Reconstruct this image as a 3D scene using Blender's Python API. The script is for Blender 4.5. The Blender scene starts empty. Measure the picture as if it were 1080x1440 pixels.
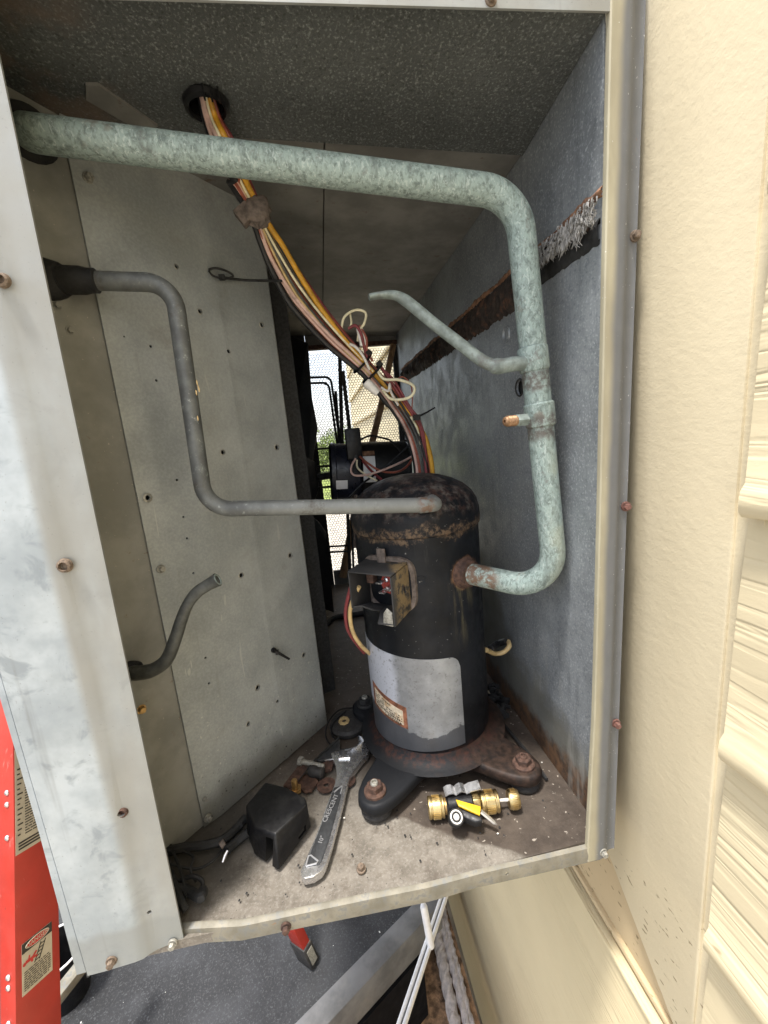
import bpy, bmesh, math, random
from mathutils import Vector, Matrix

random.seed(7)
R = math.radians
scene = bpy.context.scene
COL = scene.collection

# ------------------------------------------------------------------ camera
CAM_POS = Vector((0.2227, -0.42, 0.546))
# rows: camera right, camera down, camera forward in world axes
CAM_ROWS = ((0.9846, -0.1469, -0.0949), (-0.1186, -0.1624, -0.9796), (0.1285, 0.9757, -0.1773))
FOC = 586.07          # focal length in photo pixels (1080 x 1440)
r0, r1, r2 = (Vector(v).normalized() for v in CAM_ROWS)
r2 = r0.cross(r1).normalized()
r1 = r2.cross(r0).normalized()
cam_d = bpy.data.cameras.new('camera')
cam = bpy.data.objects.new('camera', cam_d)
COL.objects.link(cam)
rot = Matrix((r0, -r1, -r2)).transposed()
cam.matrix_world = Matrix.Translation(CAM_POS) @ rot.to_4x4()
cam_d.sensor_fit = 'VERTICAL'
cam_d.sensor_height = 36.0
cam_d.lens = FOC / 1440.0 * 36.0
cam_d.clip_start = 0.01
cam_d.clip_end = 2000
scene.camera = cam

# ------------------------------------------------------------------ sky, sun, exposure
SUN_DIR = Vector((-0.20, -0.17, 0.95)).normalized()      # towards the sun
SUN_EL = math.asin(SUN_DIR.z)
SUN_AZ = math.atan2(SUN_DIR.x, SUN_DIR.y)
world = bpy.data.worlds.new('World')
scene.world = world
world.use_nodes = True
wn = world.node_tree
bg = wn.nodes['Background']
sky = wn.nodes.new('ShaderNodeTexSky')
sky.sky_type = 'NISHITA'
sky.sun_disc = False
sky.sun_elevation = SUN_EL
sky.sun_rotation = SUN_AZ
sky.air_density = 1.0
sky.dust_density = 3.0
sky.ozone_density = 1.0
# thin white cloud over the whole sky, evenly
veil = wn.nodes.new('ShaderNodeMix'); veil.data_type = 'RGBA'
veil.inputs[0].default_value = 0.6
veil.inputs[7].default_value = (3.75, 3.72, 3.65, 1)
wn.links.new(sky.outputs[0], veil.inputs[6])
wn.links.new(veil.outputs[2], bg.inputs[0])
bg.inputs[1].default_value = 0.15
sun_d = bpy.data.lights.new('sun', 'SUN')
sun_d.energy = 1.7
sun_d.angle = R(8)
sun_d.color = (1.0, 0.96, 0.90)
sun = bpy.data.objects.new('sun', sun_d)
sun.rotation_euler = (-SUN_DIR).to_track_quat('-Z', 'Y').to_euler()
sun.location = (0, -2, 6)
COL.objects.link(sun)
scene.view_settings.view_transform = 'Standard'
scene.view_settings.look = 'None'
scene.view_settings.gamma = 1.0
scene.view_settings.use_curve_mapping = False
scene.view_settings.exposure = 1.75
scene.cycles.max_bounces = 10
scene.cycles.diffuse_bounces = 8

# ------------------------------------------------------------------ surveying helpers (photo pixel + known plane -> point)
def ray(px, py):
    return r0 * ((px - 540) / FOC) + r1 * ((py - 720) / FOC) + r2

def on(px, py, axis, val):
    d = ray(px, py)
    return CAM_POS + d * ((val - CAM_POS[axis]) / d[axis])

def onp(px, py, p, n):
    d = ray(px, py)
    return CAM_POS + d * ((Vector(p) - CAM_POS).dot(n) / d.dot(n))

def fx(px, py, y=0.0): return on(px, py, 1, y)
def fl(px, py, z=0.0): return on(px, py, 2, z)
XR = 0.531
def rw(px, py, x=XR): return on(px, py, 0, x)
DIV_P = Vector((-0.014, 0.147, 0))
DIV_U = Vector((0.185, 0.191, 0)).normalized()
DIV_N = Vector((DIV_U.y, -DIV_U.x, 0))          # faces the camera side
def dv(px, py, off=0.0): return onp(px, py, DIV_P + DIV_N * off, DIV_N)

# ------------------------------------------------------------------ node material helpers
class Mat:
    def __init__(s, name, rough=0.6, metal=0.0):
        s.m = bpy.data.materials.new(name)
        s.m.use_nodes = True
        s.t = s.m.node_tree
        s.b = s.t.nodes['Principled BSDF']
        s.b.inputs['Roughness'].default_value = rough
        s.b.inputs['Metallic'].default_value = metal
        s.pos = s.t.nodes.new('ShaderNodeNewGeometry').outputs['Position']
        s.sep = None
    def n(s, typ, **kw):
        nd = s.t.nodes.new(typ)
        for k, v in kw.items(): setattr(nd, k, v)
        return nd
    def set(s, sock, v):
        if isinstance(v, bpy.types.NodeSocket): s.t.links.new(v, sock)
        elif isinstance(v, (tuple, list)) and len(v) == 3 and sock.type == 'RGBA': sock.default_value = (*v, 1)
        else: sock.default_value = v
    def xyz(s, i):
        if s.sep is None:
            s.sep = s.n('ShaderNodeSeparateXYZ'); s.set(s.sep.inputs[0], s.pos)
        return s.sep.outputs[i]
    def scaled(s, sc):
        mp = s.n('ShaderNodeMapping'); s.set(mp.inputs[0], s.pos); mp.inputs['Scale'].default_value = sc
        return mp.outputs[0]
    def noise(s, scale, detail=3, rough=0.55, stretch=None, dist=0.0):
        nd = s.n('ShaderNodeTexNoise')
        s.set(nd.inputs['Vector'], s.scaled(stretch) if stretch else s.pos)
        nd.inputs['Scale'].default_value = scale; nd.inputs['Detail'].default_value = detail
        nd.inputs['Roughness'].default_value = rough; nd.inputs['Distortion'].default_value = dist
        return nd.outputs['Fac']
    def voro(s, scale, stretch=None, feature='F1', out='Distance'):
        nd = s.n('ShaderNodeTexVoronoi', feature=feature)
        s.set(nd.inputs['Vector'], s.scaled(stretch) if stretch else s.pos)
        nd.inputs['Scale'].default_value = scale
        return nd.outputs[out]
    def math(s, op, a, b=0.0, clamp=False):
        nd = s.n('ShaderNodeMath', operation=op, use_clamp=clamp)
        s.set(nd.inputs[0], a); s.set(nd.inputs[1], b)
        return nd.outputs[0]
    def rng(s, v, a, b, c=0.0, d=1.0, smooth=True):
        nd = s.n('ShaderNodeMapRange')
        if smooth: nd.interpolation_type = 'SMOOTHSTEP'
        s.set(nd.inputs[0], v)
        for i, q in enumerate((a, b, c, d)): nd.inputs[i + 1].default_value = q
        return nd.outputs[0]
    def mix(s, f, a, b):
        nd = s.n('ShaderNodeMix', data_type='RGBA')
        s.set(nd.inputs[0], f); s.set(nd.inputs[6], a); s.set(nd.inputs[7], b)
        return nd.outputs[2]
    def scale_col(s, col, fac):
        nd = s.n('ShaderNodeVectorMath', operation='SCALE')
        s.set(nd.inputs[0], col); s.set(nd.inputs['Scale'], fac)
        return nd.outputs[0]
    def color(s, c): s.set(s.b.inputs['Base Color'], c); return s
    def rough(s, c): s.set(s.b.inputs['Roughness'], c); return s
    def metal(s, c): s.set(s.b.inputs['Metallic'], c); return s
    def bump(s, h, strength=0.3, dist=0.002):
        nd = s.n('ShaderNodeBump')
        nd.inputs['Strength'].default_value = strength; nd.inputs['Distance'].default_value = dist
        s.set(nd.inputs['Height'], h)
        s.set(s.b.inputs['Normal'], nd.outputs[0]); return s
    def col3(s, c):
        nd = s.n('ShaderNodeRGB'); nd.outputs[0].default_value = (*c, 1); return nd.outputs[0]

def simple(name, col, rough=0.5, metal=0.0, var=0.25, scale=60, dirt=None):
    M = Mat(name, rough, metal)
    f = M.noise(scale, 4, 0.6)
    c = M.mix(M.rng(f, 0.3, 0.7), tuple(x * (1 - var) for x in col), tuple(min(1, x * (1 + var)) for x in col))
    if dirt:
        c = M.mix(M.rng(M.noise(scale * 0.35, 5, 0.7), 0.52, 0.68), c, dirt)
    M.color(c)
    M.rough(M.rng(M.noise(scale * 2.2, 3), 0.2, 0.8, max(0.03, rough - 0.12), min(1, rough + 0.15)))
    M.bump(M.noise(scale * 4, 3), 0.12, 0.0008)
    return M.m

MT = {}
def rust_cols(M, sc=140):
    return M.mix(M.rng(M.noise(sc, 5, 0.7), 0.35, 0.65), (0.055, 0.026, 0.017), (0.22, 0.085, 0.035))

# white-oxidised sheet steel of the front
def m_front():
    M = Mat('weathered_zinc_front', 0.55, 0.35)
    c = M.mix(M.rng(M.noise(9, 5, 0.65), 0.38, 0.66), (0.33, 0.365, 0.385), (0.47, 0.51, 0.53))
    c = M.mix(M.rng(M.noise(26, 4, 0.6, dist=0.6), 0.54, 0.68, 0, 0.7), c, (0.23, 0.26, 0.28))
    fm = M.math('MULTIPLY', M.rng(M.xyz(0), -0.047, -0.036), M.rng(M.noise(16, 4, 0.6, stretch=(1, 1, 0.3)), 0.25, 0.6, 0.55, 0.95))
    c = M.mix(fm, c, (0.30, 0.30, 0.28))
    lowm = M.rng(M.math('ADD', M.xyz(2), M.math('MULTIPLY', M.noise(14, 2), 0.05)), 0.052, 0.064, 0.8, 0)
    c = M.mix(lowm, c, (0.27, 0.285, 0.28))
    st = M.rng(M.noise(30, 4, 0.7, stretch=(1, 1, 0.08)), 0.60, 0.78, 0, 0.5)
    c = M.mix(st, c, (0.16, 0.155, 0.14))
    sp = M.rng(M.noise(420, 2, 0.5), 0.68, 0.74, 0, 0.6)
    c = M.mix(sp, c, (0.25, 0.25, 0.24))
    M.color(c); M.rough(M.rng(M.noise(20, 4), 0.3, 0.7, 0.45, 0.7))
    M.bump(M.noise(55, 4, 0.6), 0.15, 0.0012)
    return M.m
MT['front'] = m_front()

# right-hand flange and lip: dulled; flange colour holds the cream wall's glow and outer shade
def m_flange():
    M = Mat('dull_flange_steel', 0.6, 0.2)
    c = M.mix(M.rng(M.noise(30, 4, 0.6, stretch=(1, 1, 0.25)), 0.35, 0.7), (0.33, 0.30, 0.215), (0.43, 0.395, 0.285))
    grey = M.mix(M.noise(40, 4), (0.13, 0.135, 0.14), (0.19, 0.195, 0.20))
    e = M.math('ADD', M.math('SUBTRACT', M.xyz(0), M.math('MULTIPLY', M.xyz(2), 0.034)), M.math('MULTIPLY', M.noise(20, 3), 0.006))
    c = M.mix(M.rng(e, 0.513, 0.523), c, grey)
    c = M.mix(M.rng(M.noise(60, 5, 0.7), 0.66, 0.76, 0, 0.7), c, (0.25, 0.13, 0.07))
    c = M.mix(M.rng(M.noise(300, 2), 0.7, 0.76, 0, 0.7), c, (0.72, 0.72, 0.7))
    M.color(c); M.bump(M.noise(70, 4), 0.15, 0.001)
    return M.m
MT['flange'] = m_flange()

def m_lip():
    M = Mat('dusty_lip_steel', 0.6, 0.2)
    c = M.mix(M.rng(M.noise(40, 5, 0.6), 0.35, 0.68), (0.16, 0.148, 0.115), (0.27, 0.248, 0.195))
    c = M.mix(M.rng(M.noise(80, 5, 0.7), 0.48, 0.64, 0, 0.8), c, (0.15, 0.155, 0.15))
    c = M.mix(M.rng(M.noise(55, 5, 0.7), 0.66, 0.74, 0, 0.8), c, (0.27, 0.14, 0.06))
    M.color(c); M.bump(M.noise(90, 4), 0.25, 0.0015)
    return M.m
MT['lip'] = m_lip()

# olive-grey dusty divider
def m_div():
    M = Mat('dusty_divider_steel', 0.7, 0.25)
    c = M.mix(M.rng(M.noise(7, 5, 0.6), 0.35, 0.66), (0.285, 0.302, 0.295), (0.385, 0.402, 0.392))
    c = M.mix(M.rng(M.noise(300, 3, 0.6), 0.35, 0.7), M.scale_col(c, 0.92), M.scale_col(c, 1.07))
    low = M.rng(M.xyz(2), 0.02, 0.32, 1, 0)
    sp = M.math('MULTIPLY', M.rng(M.noise(190, 3, 0.6), 0.66, 0.71), low)
    c = M.mix(sp, c, (0.62, 0.61, 0.54))
    st = M.rng(M.noise(28, 4, 0.7, stretch=(1, 1, 0.10)), 0.60, 0.75, 0, 0.35)
    c = M.mix(st, c, (0.20, 0.195, 0.17))
    scr = M.rng(M.noise(60, 2, 0.4, stretch=(1, 1, 0.10), dist=1.5), 0.72, 0.74, 0, 0.55)
    c = M.mix(scr, c, (0.50, 0.50, 0.46))
    blot = M.rng(M.noise(13, 5, 0.65), 0.56, 0.72, 0, 0.4)
    c = M.mix(blot, c, (0.23, 0.225, 0.195))
    wet = M.rng(M.math('ADD', M.xyz(2), M.math('MULTIPLY', M.noise(11, 3), 0.10)), 0.06, 0.12, 0.75, 0)
    c = M.mix(wet, c, (0.13, 0.125, 0.105))
    c = M.mix(M.math('MULTIPLY', M.rng(M.noise(170, 3), 0.64, 0.7), M.rng(M.xyz(2), 0.0, 0.12, 1, 0)), c, (0.035, 0.03, 0.025))
    M.color(c); M.rough(M.rng(M.noise(30, 3), 0.3, 0.7, 0.55, 0.8))
    M.bump(M.noise(180, 3), 0.12, 0.0006)
    return M.m
MT['div'] = m_div()

def m_recess():
    M = Mat('grimy_recess_steel', 0.75, 0.2)
    c = M.mix(M.rng(M.noise(12, 5, 0.65), 0.35, 0.7), (0.205, 0.205, 0.188), (0.29, 0.288, 0.265))
    c = M.mix(M.rng(M.noise(60, 5, 0.7), 0.64, 0.74, 0, 0.6), c, (0.16, 0.085, 0.045))
    c = M.mix(M.rng(M.noise(260, 2), 0.70, 0.75, 0, 0.8), c, (0.40, 0.38, 0.32))
    M.color(c); M.bump(M.noise(120, 3), 0.15, 0.0008)
    return M.m
MT['recess'] = m_recess()

# blue-grey spangled galvanised right wall, rust and dirt towards the floor
def m_right():
    M = Mat('spangled_galvanised_wall', 0.5, 0.45)
    c = M.mix(M.rng(M.noise(8, 4, 0.6), 0.35, 0.68), (0.245, 0.265, 0.282), (0.335, 0.36, 0.38))
    c = M.mix(M.rng(M.noise(330, 3, 0.65), 0.50, 0.75), c, (0.50, 0.53, 0.56))
    c = M.mix(M.rng(M.noise(210, 3, 0.65), 0.50, 0.72, 0, 0.5), c, (0.13, 0.15, 0.17))
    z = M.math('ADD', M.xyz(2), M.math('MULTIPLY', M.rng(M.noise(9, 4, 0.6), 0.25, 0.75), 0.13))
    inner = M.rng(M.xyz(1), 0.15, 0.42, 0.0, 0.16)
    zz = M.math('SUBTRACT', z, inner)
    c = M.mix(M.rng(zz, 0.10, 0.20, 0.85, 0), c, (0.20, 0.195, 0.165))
    c = M.mix(M.rng(M.math('ADD', M.xyz(2), M.math('MULTIPLY', M.noise(20, 5, 0.7), 0.09)), 0.075, 0.105, 0.95, 0), c,
              M.mix(M.rng(M.noise(50, 5, 0.7), 0.35, 0.62), (0.07, 0.045, 0.032), (0.21, 0.115, 0.06)))
    s2 = M.math('MULTIPLY', M.rng(M.noise(20, 4, 0.6, stretch=(1, 1, 0.2)), 0.56, 0.68), M.rng(M.xyz(2), 0.10, 0.28, 1, 0))
    c = M.mix(M.math('MULTIPLY', s2, 0.6), c, (0.40, 0.40, 0.37))
    drip = M.rng(M.noise(70, 3, 0.6, stretch=(1, 1, 0.12)), 0.56, 0.72, 0, 0.35)
    c = M.mix(drip, c, (0.14, 0.155, 0.17))
    M.color(c); M.rough(M.rng(M.noise(25, 3), 0.3, 0.7, 0.42, 0.62))
    M.bump(M.noise(240, 3), 0.10, 0.0006)
    return M.m
MT['right'] = m_right()

def m_ceil():
    M = Mat('speckled_fibre_liner', 0.9, 0.0)
    c = M.mix(M.rng(M.noise(5, 4, 0.6), 0.35, 0.7), (0.064, 0.070, 0.068), (0.096, 0.104, 0.102))
    c = M.mix(M.rng(M.noise(360, 3, 0.6), 0.50, 0.76), c, (0.22, 0.235, 0.23))
    c = M.mix(M.rng(M.noise(280, 3, 0.6), 0.52, 0.72, 0, 0.65), c, (0.025, 0.026, 0.024))
    br = M.math('MULTIPLY', M.rng(M.xyz(0), 0.02, 0.09, 1, 0), M.rng(M.noise(18, 4), 0.42, 0.62))
    c = M.mix(M.math('MULTIPLY', br, 0.7), c, (0.14, 0.10, 0.075))
    M.color(c); M.bump(M.noise(200, 4, 0.7), 0.8, 0.003)
    return M.m
MT['ceil'] = m_ceil()

def m_ceil2():
    M = Mat('grimy_ceiling_steel', 0.7, 0.3)
    c = M.mix(M.rng(M.noise(10, 5, 0.65), 0.35, 0.7), (0.15, 0.147, 0.135), (0.25, 0.245, 0.225))
    c = M.mix(M.rng(M.noise(35, 5, 0.7), 0.60, 0.72, 0, 0.7), c, (0.12, 0.07, 0.04))
    M.color(c); M.bump(M.noise(90, 3), 0.15, 0.001)
    return M.m
MT['ceil2'] = m_ceil2()

# base pan: pale dust, right side browned by oil, rust and painted-in sun shadow
def m_floor():
    M = Mat('dusty_stained_base_pan', 0.8, 0.1)
    c = M.mix(M.rng(M.noise(22, 5, 0.7), 0.32, 0.68), (0.135, 0.118, 0.096), (0.225, 0.202, 0.170))
    c = M.mix(M.rng(M.noise(28, 6, 0.75), 0.52, 0.66, 0, 0.55), c, (0.095, 0.075, 0.057))
    c = M.mix(M.rng(M.noise(240, 5, 0.75), 0.46, 0.72, 0, 0.45), c, (0.38, 0.355, 0.315))
    c = M.mix(M.rng(M.noise(95, 4, 0.7, dist=0.7), 0.55, 0.70, 0, 0.75), c, (0.13, 0.118, 0.10))
    # edge of the staining and painted shadow: a wandering line in plan
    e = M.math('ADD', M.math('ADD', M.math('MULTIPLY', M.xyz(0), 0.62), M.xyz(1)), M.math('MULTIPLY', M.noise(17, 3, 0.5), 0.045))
    stain_shade = M.rng(e, 0.282, 0.292)
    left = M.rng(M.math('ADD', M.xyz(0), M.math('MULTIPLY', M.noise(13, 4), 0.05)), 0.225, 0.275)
    stain_shade = M.math('MULTIPLY', stain_shade, left)
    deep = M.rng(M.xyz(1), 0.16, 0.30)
    stain_shade = M.math('MAXIMUM', stain_shade, deep)
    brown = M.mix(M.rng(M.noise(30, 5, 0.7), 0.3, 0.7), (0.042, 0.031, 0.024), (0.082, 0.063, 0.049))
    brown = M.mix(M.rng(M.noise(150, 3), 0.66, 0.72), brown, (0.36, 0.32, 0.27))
    c = M.mix(M.math('MULTIPLY', stain_shade, 0.93), c, brown)
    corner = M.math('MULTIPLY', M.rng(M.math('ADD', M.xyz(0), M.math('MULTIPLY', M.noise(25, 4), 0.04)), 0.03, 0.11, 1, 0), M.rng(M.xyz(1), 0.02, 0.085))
    c = M.mix(M.math('MULTIPLY', corner, 0.8), c, (0.05, 0.045, 0.038))  # left flange's shadow painted into the pan corner
    specks = M.rng(M.noise(330, 2, 0.5), 0.70, 0.74)
    c = M.mix(M.math('MULTIPLY', specks, 0.9), c, (0.05, 0.045, 0.04))
    M.color(c); M.rough(M.rng(stain_shade, 0, 1, 0.85, 0.55))
    M.bump(M.noise(130, 4, 0.7), 0.35, 0.0015)
    return M.m
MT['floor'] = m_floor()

def m_verdigris():
    M = Mat('verdigris_copper', 0.65, 0.1)
    c = M.mix(M.rng(M.noise(230, 5, 0.7, stretch=(0.8, 1, 0.5), dist=0.4), 0.34, 0.58), (0.135, 0.175, 0.162), (0.285, 0.36, 0.335))
    c = M.mix(M.rng(M.noise(260, 4, 0.7, stretch=(1, 1, 0.45), dist=1.0), 0.52, 0.66, 0, 0.9), c, (0.42, 0.495, 0.47))
    c = M.mix(M.rng(M.noise(40, 6, 0.75), 0.57, 0.68, 0, 0.75), c, (0.14, 0.14, 0.13))
    ol = M.math('MULTIPLY', M.rng(M.xyz(0), 0.488, 0.512), M.rng(M.noise(25, 3), 0.35, 0.6, 0.2, 0.8))
    c = M.mix(M.math('MULTIPLY', ol, 0.65), c, (0.40, 0.41, 0.29))
    dr = M.rng(M.noise(55, 4, 0.65, stretch=(1, 1, 0.14)), 0.56, 0.70, 0, 0.6)
    c = M.mix(dr, c, (0.12, 0.15, 0.14))
    br_ = M.rng(M.noise(14, 5, 0.7), 0.60, 0.70, 0, 0.65)
    c = M.mix(br_, c, (0.17, 0.135, 0.10))
    # brazed joints: dark scale bands on the riser
    for z0, h in ((0.596, 0.016), (0.538, 0.020)):
        d = M.math('ABSOLUTE', M.math('SUBTRACT', M.math('ADD', M.xyz(2), M.math('MULTIPLY', M.noise(60, 3), 0.03)), z0 + 0.015))
        k = M.math('MULTIPLY', M.rng(d, h * 0.5, h, 1, 0), M.rng(M.xyz(0), 0.44, 0.46))
        c = M.mix(M.math('MULTIPLY', k, M.rng(M.noise(75, 5, 0.7), 0.38, 0.56, 0.1, 0.95)), c, (0.115, 0.102, 0.09))
    # rust where it meets the shell
    k = M.math('MULTIPLY', M.rng(M.xyz(2), 0.37, 0.39, 1, 0), M.rng(M.xyz(0), 0.437, 0.452, 1, 0))
    c = M.mix(M.math('MULTIPLY', k, M.rng(M.noise(85, 5, 0.7), 0.40, 0.56, 0.12, 0.95)), c, M.mix(M.noise(60, 4), (0.07, 0.04, 0.03), (0.20, 0.115, 0.065)))
    M.color(c); M.bump(M.noise(220, 5, 0.7), 0.35, 0.0012)
    return M.m
MT['verdigris'] = m_verdigris()

def m_greytube():
    M = Mat('dull_painted_copper', 0.55, 0.25)
    c = M.mix(M.rng(M.noise(40, 5, 0.65), 0.35, 0.68), (0.095, 0.10, 0.10), (0.155, 0.165, 0.162))
    c = M.mix(M.rng(M.noise(160, 4, 0.7), 0.60, 0.72, 0, 0.7), c, (0.38, 0.40, 0.38))
    c = M.mix(M.rng(M.xyz(0), 0.10, 0.20, 0, 0.5), c, (0.28, 0.295, 0.285))
    c = M.mix(M.rng(M.noise(22, 6, 0.75), 0.55, 0.68, 0, 0.7), c, (0.085, 0.075, 0.062))
    c = M.mix(M.rng(M.noise(34, 6, 0.75), 0.63, 0.72, 0, 0.7), c, (0.25, 0.30, 0.28))
    brz = M.math('MULTIPLY', M.rng(M.math('ABSOLUTE', M.math('SUBTRACT', M.xyz(0), 0.352)), 0.004, 0.016, 1, 0), M.rng(M.noise(120, 4), 0.40, 0.58))
    c = M.mix(M.math('MULTIPLY', brz, 0.8), c, (0.16, 0.09, 0.055))
    M.color(c); M.bump(M.noise(150, 4), 0.12, 0.0008)
    return M.m
MT['greytube'] = m_greytube()
MT['stubgreen'] = simple('pale_green_scaled_copper', (0.21, 0.25, 0.235), 0.6, 0.15, 0.3, 90, (0.15, 0.16, 0.15))
MT['stubgrey'] = simple('dark_scaled_copper', (0.075, 0.078, 0.072), 0.55, 0.25, 0.3, 80)

CX, CY, CR = 0.361, 0.246, 0.102
def m_shell():
    M = Mat('black_painted_shell', 0.42, 0.0)
    c = M.mix(M.rng(M.noise(14, 5, 0.65), 0.35, 0.7), (0.005, 0.006, 0.008), (0.012, 0.0135, 0.017))
    c = M.mix(M.rng(M.noise(60, 5, 0.7, stretch=(1, 1, 0.12)), 0.58, 0.74, 0, 0.5), c, (0.04, 0.04, 0.036))
    M.b.inputs['Specular IOR Level'].default_value = 0.22
    wob = M.math('MULTIPLY', M.noise(45, 5, 0.7), 0.06)
    z = M.math('ADD', M.xyz(2), wob)
    # rusty weld seam under the dome
    seam = M.math('MULTIPLY', M.rng(M.math('ABSOLUTE', M.math('SUBTRACT', z, 0.433)), 0.003, 0.013, 1, 0), M.rng(M.noise(110, 5, 0.75), 0.40, 0.58))
    c = M.mix(seam, c, M.mix(M.noise(80, 4), (0.06, 0.035, 0.025), (0.19, 0.135, 0.085)))
    # dome dust and rust
    dome = M.math('MULTIPLY', M.rng(M.xyz(2), 0.415, 0.44), M.rng(M.noise(60, 5, 0.75), 0.42, 0.68))
    c = M.mix(M.math('MULTIPLY', dome, 0.5), c, M.mix(M.rng(M.noise(130, 4), 0.4, 0.6), (0.11, 0.06, 0.045), (0.20, 0.175, 0.155)))
    # base rust
    base = M.math('MULTIPLY', M.rng(z, 0.062, 0.085, 1, 0), M.rng(M.noise(80, 5, 0.75), 0.40, 0.60))
    c = M.mix(base, c, M.mix(M.noise(90, 4), (0.05, 0.022, 0.017), (0.16, 0.06, 0.035)))
    # rust ring and run below the suction port
    dx = M.math('SUBTRACT', M.xyz(0), 0.413); dz = M.math('SUBTRACT', M.xyz(2), 0.334)
    dd = M.math('SQRT', M.math('ADD', M.math('MULTIPLY', dx, dx), M.math('MULTIPLY', dz, dz)))
    ring = M.rng(M.math('ADD', dd, M.math('MULTIPLY', M.noise(90, 4), 0.012)), 0.024, 0.034, 0.9, 0)
    c = M.mix(ring, c, M.mix(M.noise(120, 4), (0.14, 0.06, 0.035), (0.36, 0.20, 0.10)))
    run = M.math('MULTIPLY', M.rng(M.math('ABSOLUTE', M.math('ADD', dx, M.math('MULTIPLY', M.noise(18, 3), 0.02))), 0.004, 0.024, 1, 0), M.rng(M.xyz(2), 0.20, 0.33))
    run = M.math('MULTIPLY', run, M.rng(M.xyz(2), 0.334, 0.33))
    run = M.math('MULTIPLY', run, M.rng(M.noise(60, 5, 0.7, stretch=(1, 1, 0.15)), 0.40, 0.60))
    c = M.mix(M.math('MULTIPLY', run, 0.8), c, (0.20, 0.17, 0.09))
    c = M.mix(M.rng(M.noise(190, 2), 0.72, 0.76, 0, 0.7), c, (0.25, 0.25, 0.24))
    M.color(c); M.rough(M.rng(M.noise(40, 4), 0.3, 0.7, 0.34, 0.62))
    M.bump(M.noise(160, 4), 0.12, 0.0008)
    return M.m
MT['shell'] = m_shell()

def m_plate():
    M = Mat('black_rusty_foot_plate', 0.55, 0.0)
    c = M.mix(M.noise(20, 4), (0.008, 0.009, 0.011), (0.018, 0.019, 0.022)); M.b.inputs['Specular IOR Level'].default_value = 0.2
    r = M.rng(M.math('ADD', M.xyz(0), M.math('MULTIPLY', M.noise(30, 5, 0.7), 0.16)), 0.42, 0.50)
    c = M.mix(M.math('MULTIPLY', r, M.rng(M.noise(60, 5, 0.7), 0.3, 0.55, 0.5, 1)), c, M.mix(M.rng(M.noise(90, 5), 0.35, 0.65), (0.020, 0.014, 0.011), (0.050, 0.031, 0.023)))
    dx = M.math('SUBTRACT', M.xyz(0), CX); dy = M.math('SUBTRACT', M.xyz(1), CY)
    dd = M.math('SQRT', M.math('ADD', M.math('MULTIPLY', dx, dx), M.math('MULTIPLY', dy, dy)))
    c = M.mix(M.math('MULTIPLY', M.rng(M.math('ADD', dd, M.math('MULTIPLY', M.noise(50, 4), 0.03)), 0.122, 0.134, 1, 0), M.rng(M.noise(110, 5, 0.75), 0.42, 0.60)), c, M.mix(M.noise(140, 3), (0.025, 0.012, 0.010), (0.07, 0.032, 0.024)))
    M.color(c); M.bump(M.noise(130, 4), 0.3, 0.0012)
    return M.m
MT['plate'] = m_plate()

def m_silver():
    M = Mat('foil_label_stained', 0.42, 0.3)
    c = M.mix(M.rng(M.noise(20, 5, 0.65), 0.35, 0.7), (0.20, 0.21, 0.225), (0.31, 0.325, 0.345))
    lf = M.rng(M.math('ADD', M.xyz(0), M.math('MULTIPLY', M.noise(60, 4), 0.012)), 0.293, 0.305, 1, 0)
    c = M.mix(lf, c, (0.55, 0.58, 0.66))  # sky reflection on the left part painted in as a lighter blue
    c = M.mix(M.rng(M.noise(170, 4, 0.7), 0.56, 0.68, 0, 0.7), c, (0.13, 0.135, 0.14))
    # lower part has soaked dark along a ragged tide line
    tide = M.math('ADD', M.xyz(2), M.math('MULTIPLY', M.noise(30, 4, 0.6), 0.045))
    tide = M.math('SUBTRACT', tide, M.math('MULTIPLY', M.math('ABSOLUTE', M.math('SUBTRACT', M.xyz(0), 0.345)), 0.35))
    c = M.mix(M.rng(tide, 0.0955, 0.0985, 1, 0), c, M.mix(M.noise(40, 4), (0.055, 0.06, 0.07), (0.10, 0.105, 0.12)))
    c = M.mix(M.rng(M.noise(300, 2), 0.70, 0.74), c, (0.05, 0.05, 0.05))
    M.color(c)
    M.bump(M.noise(34, 5, 0.6, stretch=(1, 1, 0.5)), 0.30, 0.004)
    return M.m
MT['silver'] = m_silver()
MT['label_rust'] = simple('rusted_label_border', (0.19, 0.075, 0.04), 0.7, 0, 0.5, 120)
MT['label_paper'] = simple('stained_label_paper', (0.60, 0.52, 0.40), 0.6, 0, 0.25, 110, (0.42, 0.26, 0.12))
MT['rust'] = simple('brown_rust', (0.075, 0.040, 0.028), 0.85, 0, 0.5, 130, (0.05, 0.028, 0.022))
MT['rustlight'] = simple('pale_rusted_screw', (0.16, 0.118, 0.085), 0.7, 0.2, 0.4, 300, (0.24, 0.19, 0.14))
MT['screwgrey'] = simple('dull_zinc_screw', (0.34, 0.33, 0.29), 0.55, 0.5, 0.3, 300)
MT['screwred'] = simple('red_rusted_screw', (0.15, 0.07, 0.055), 0.75, 0.1, 0.4, 300, (0.25, 0.18, 0.15))
MT['dark'] = simple('grimy_black_steel', (0.018, 0.018, 0.018), 0.7, 0, 0.4, 50)
MT['plastic'] = simple('black_moulded_plastic', (0.006, 0.006, 0.007), 0.42, 0, 0.2, 90, (0.016, 0.016, 0.016))
MT['plastic'].node_tree.nodes['Principled BSDF'].inputs['Specular IOR Level'].default_value = 0.35
MT['rubber'] = simple('dark_rubber', (0.022, 0.021, 0.021), 0.7, 0, 0.3, 120, (0.05, 0.045, 0.04))
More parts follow.
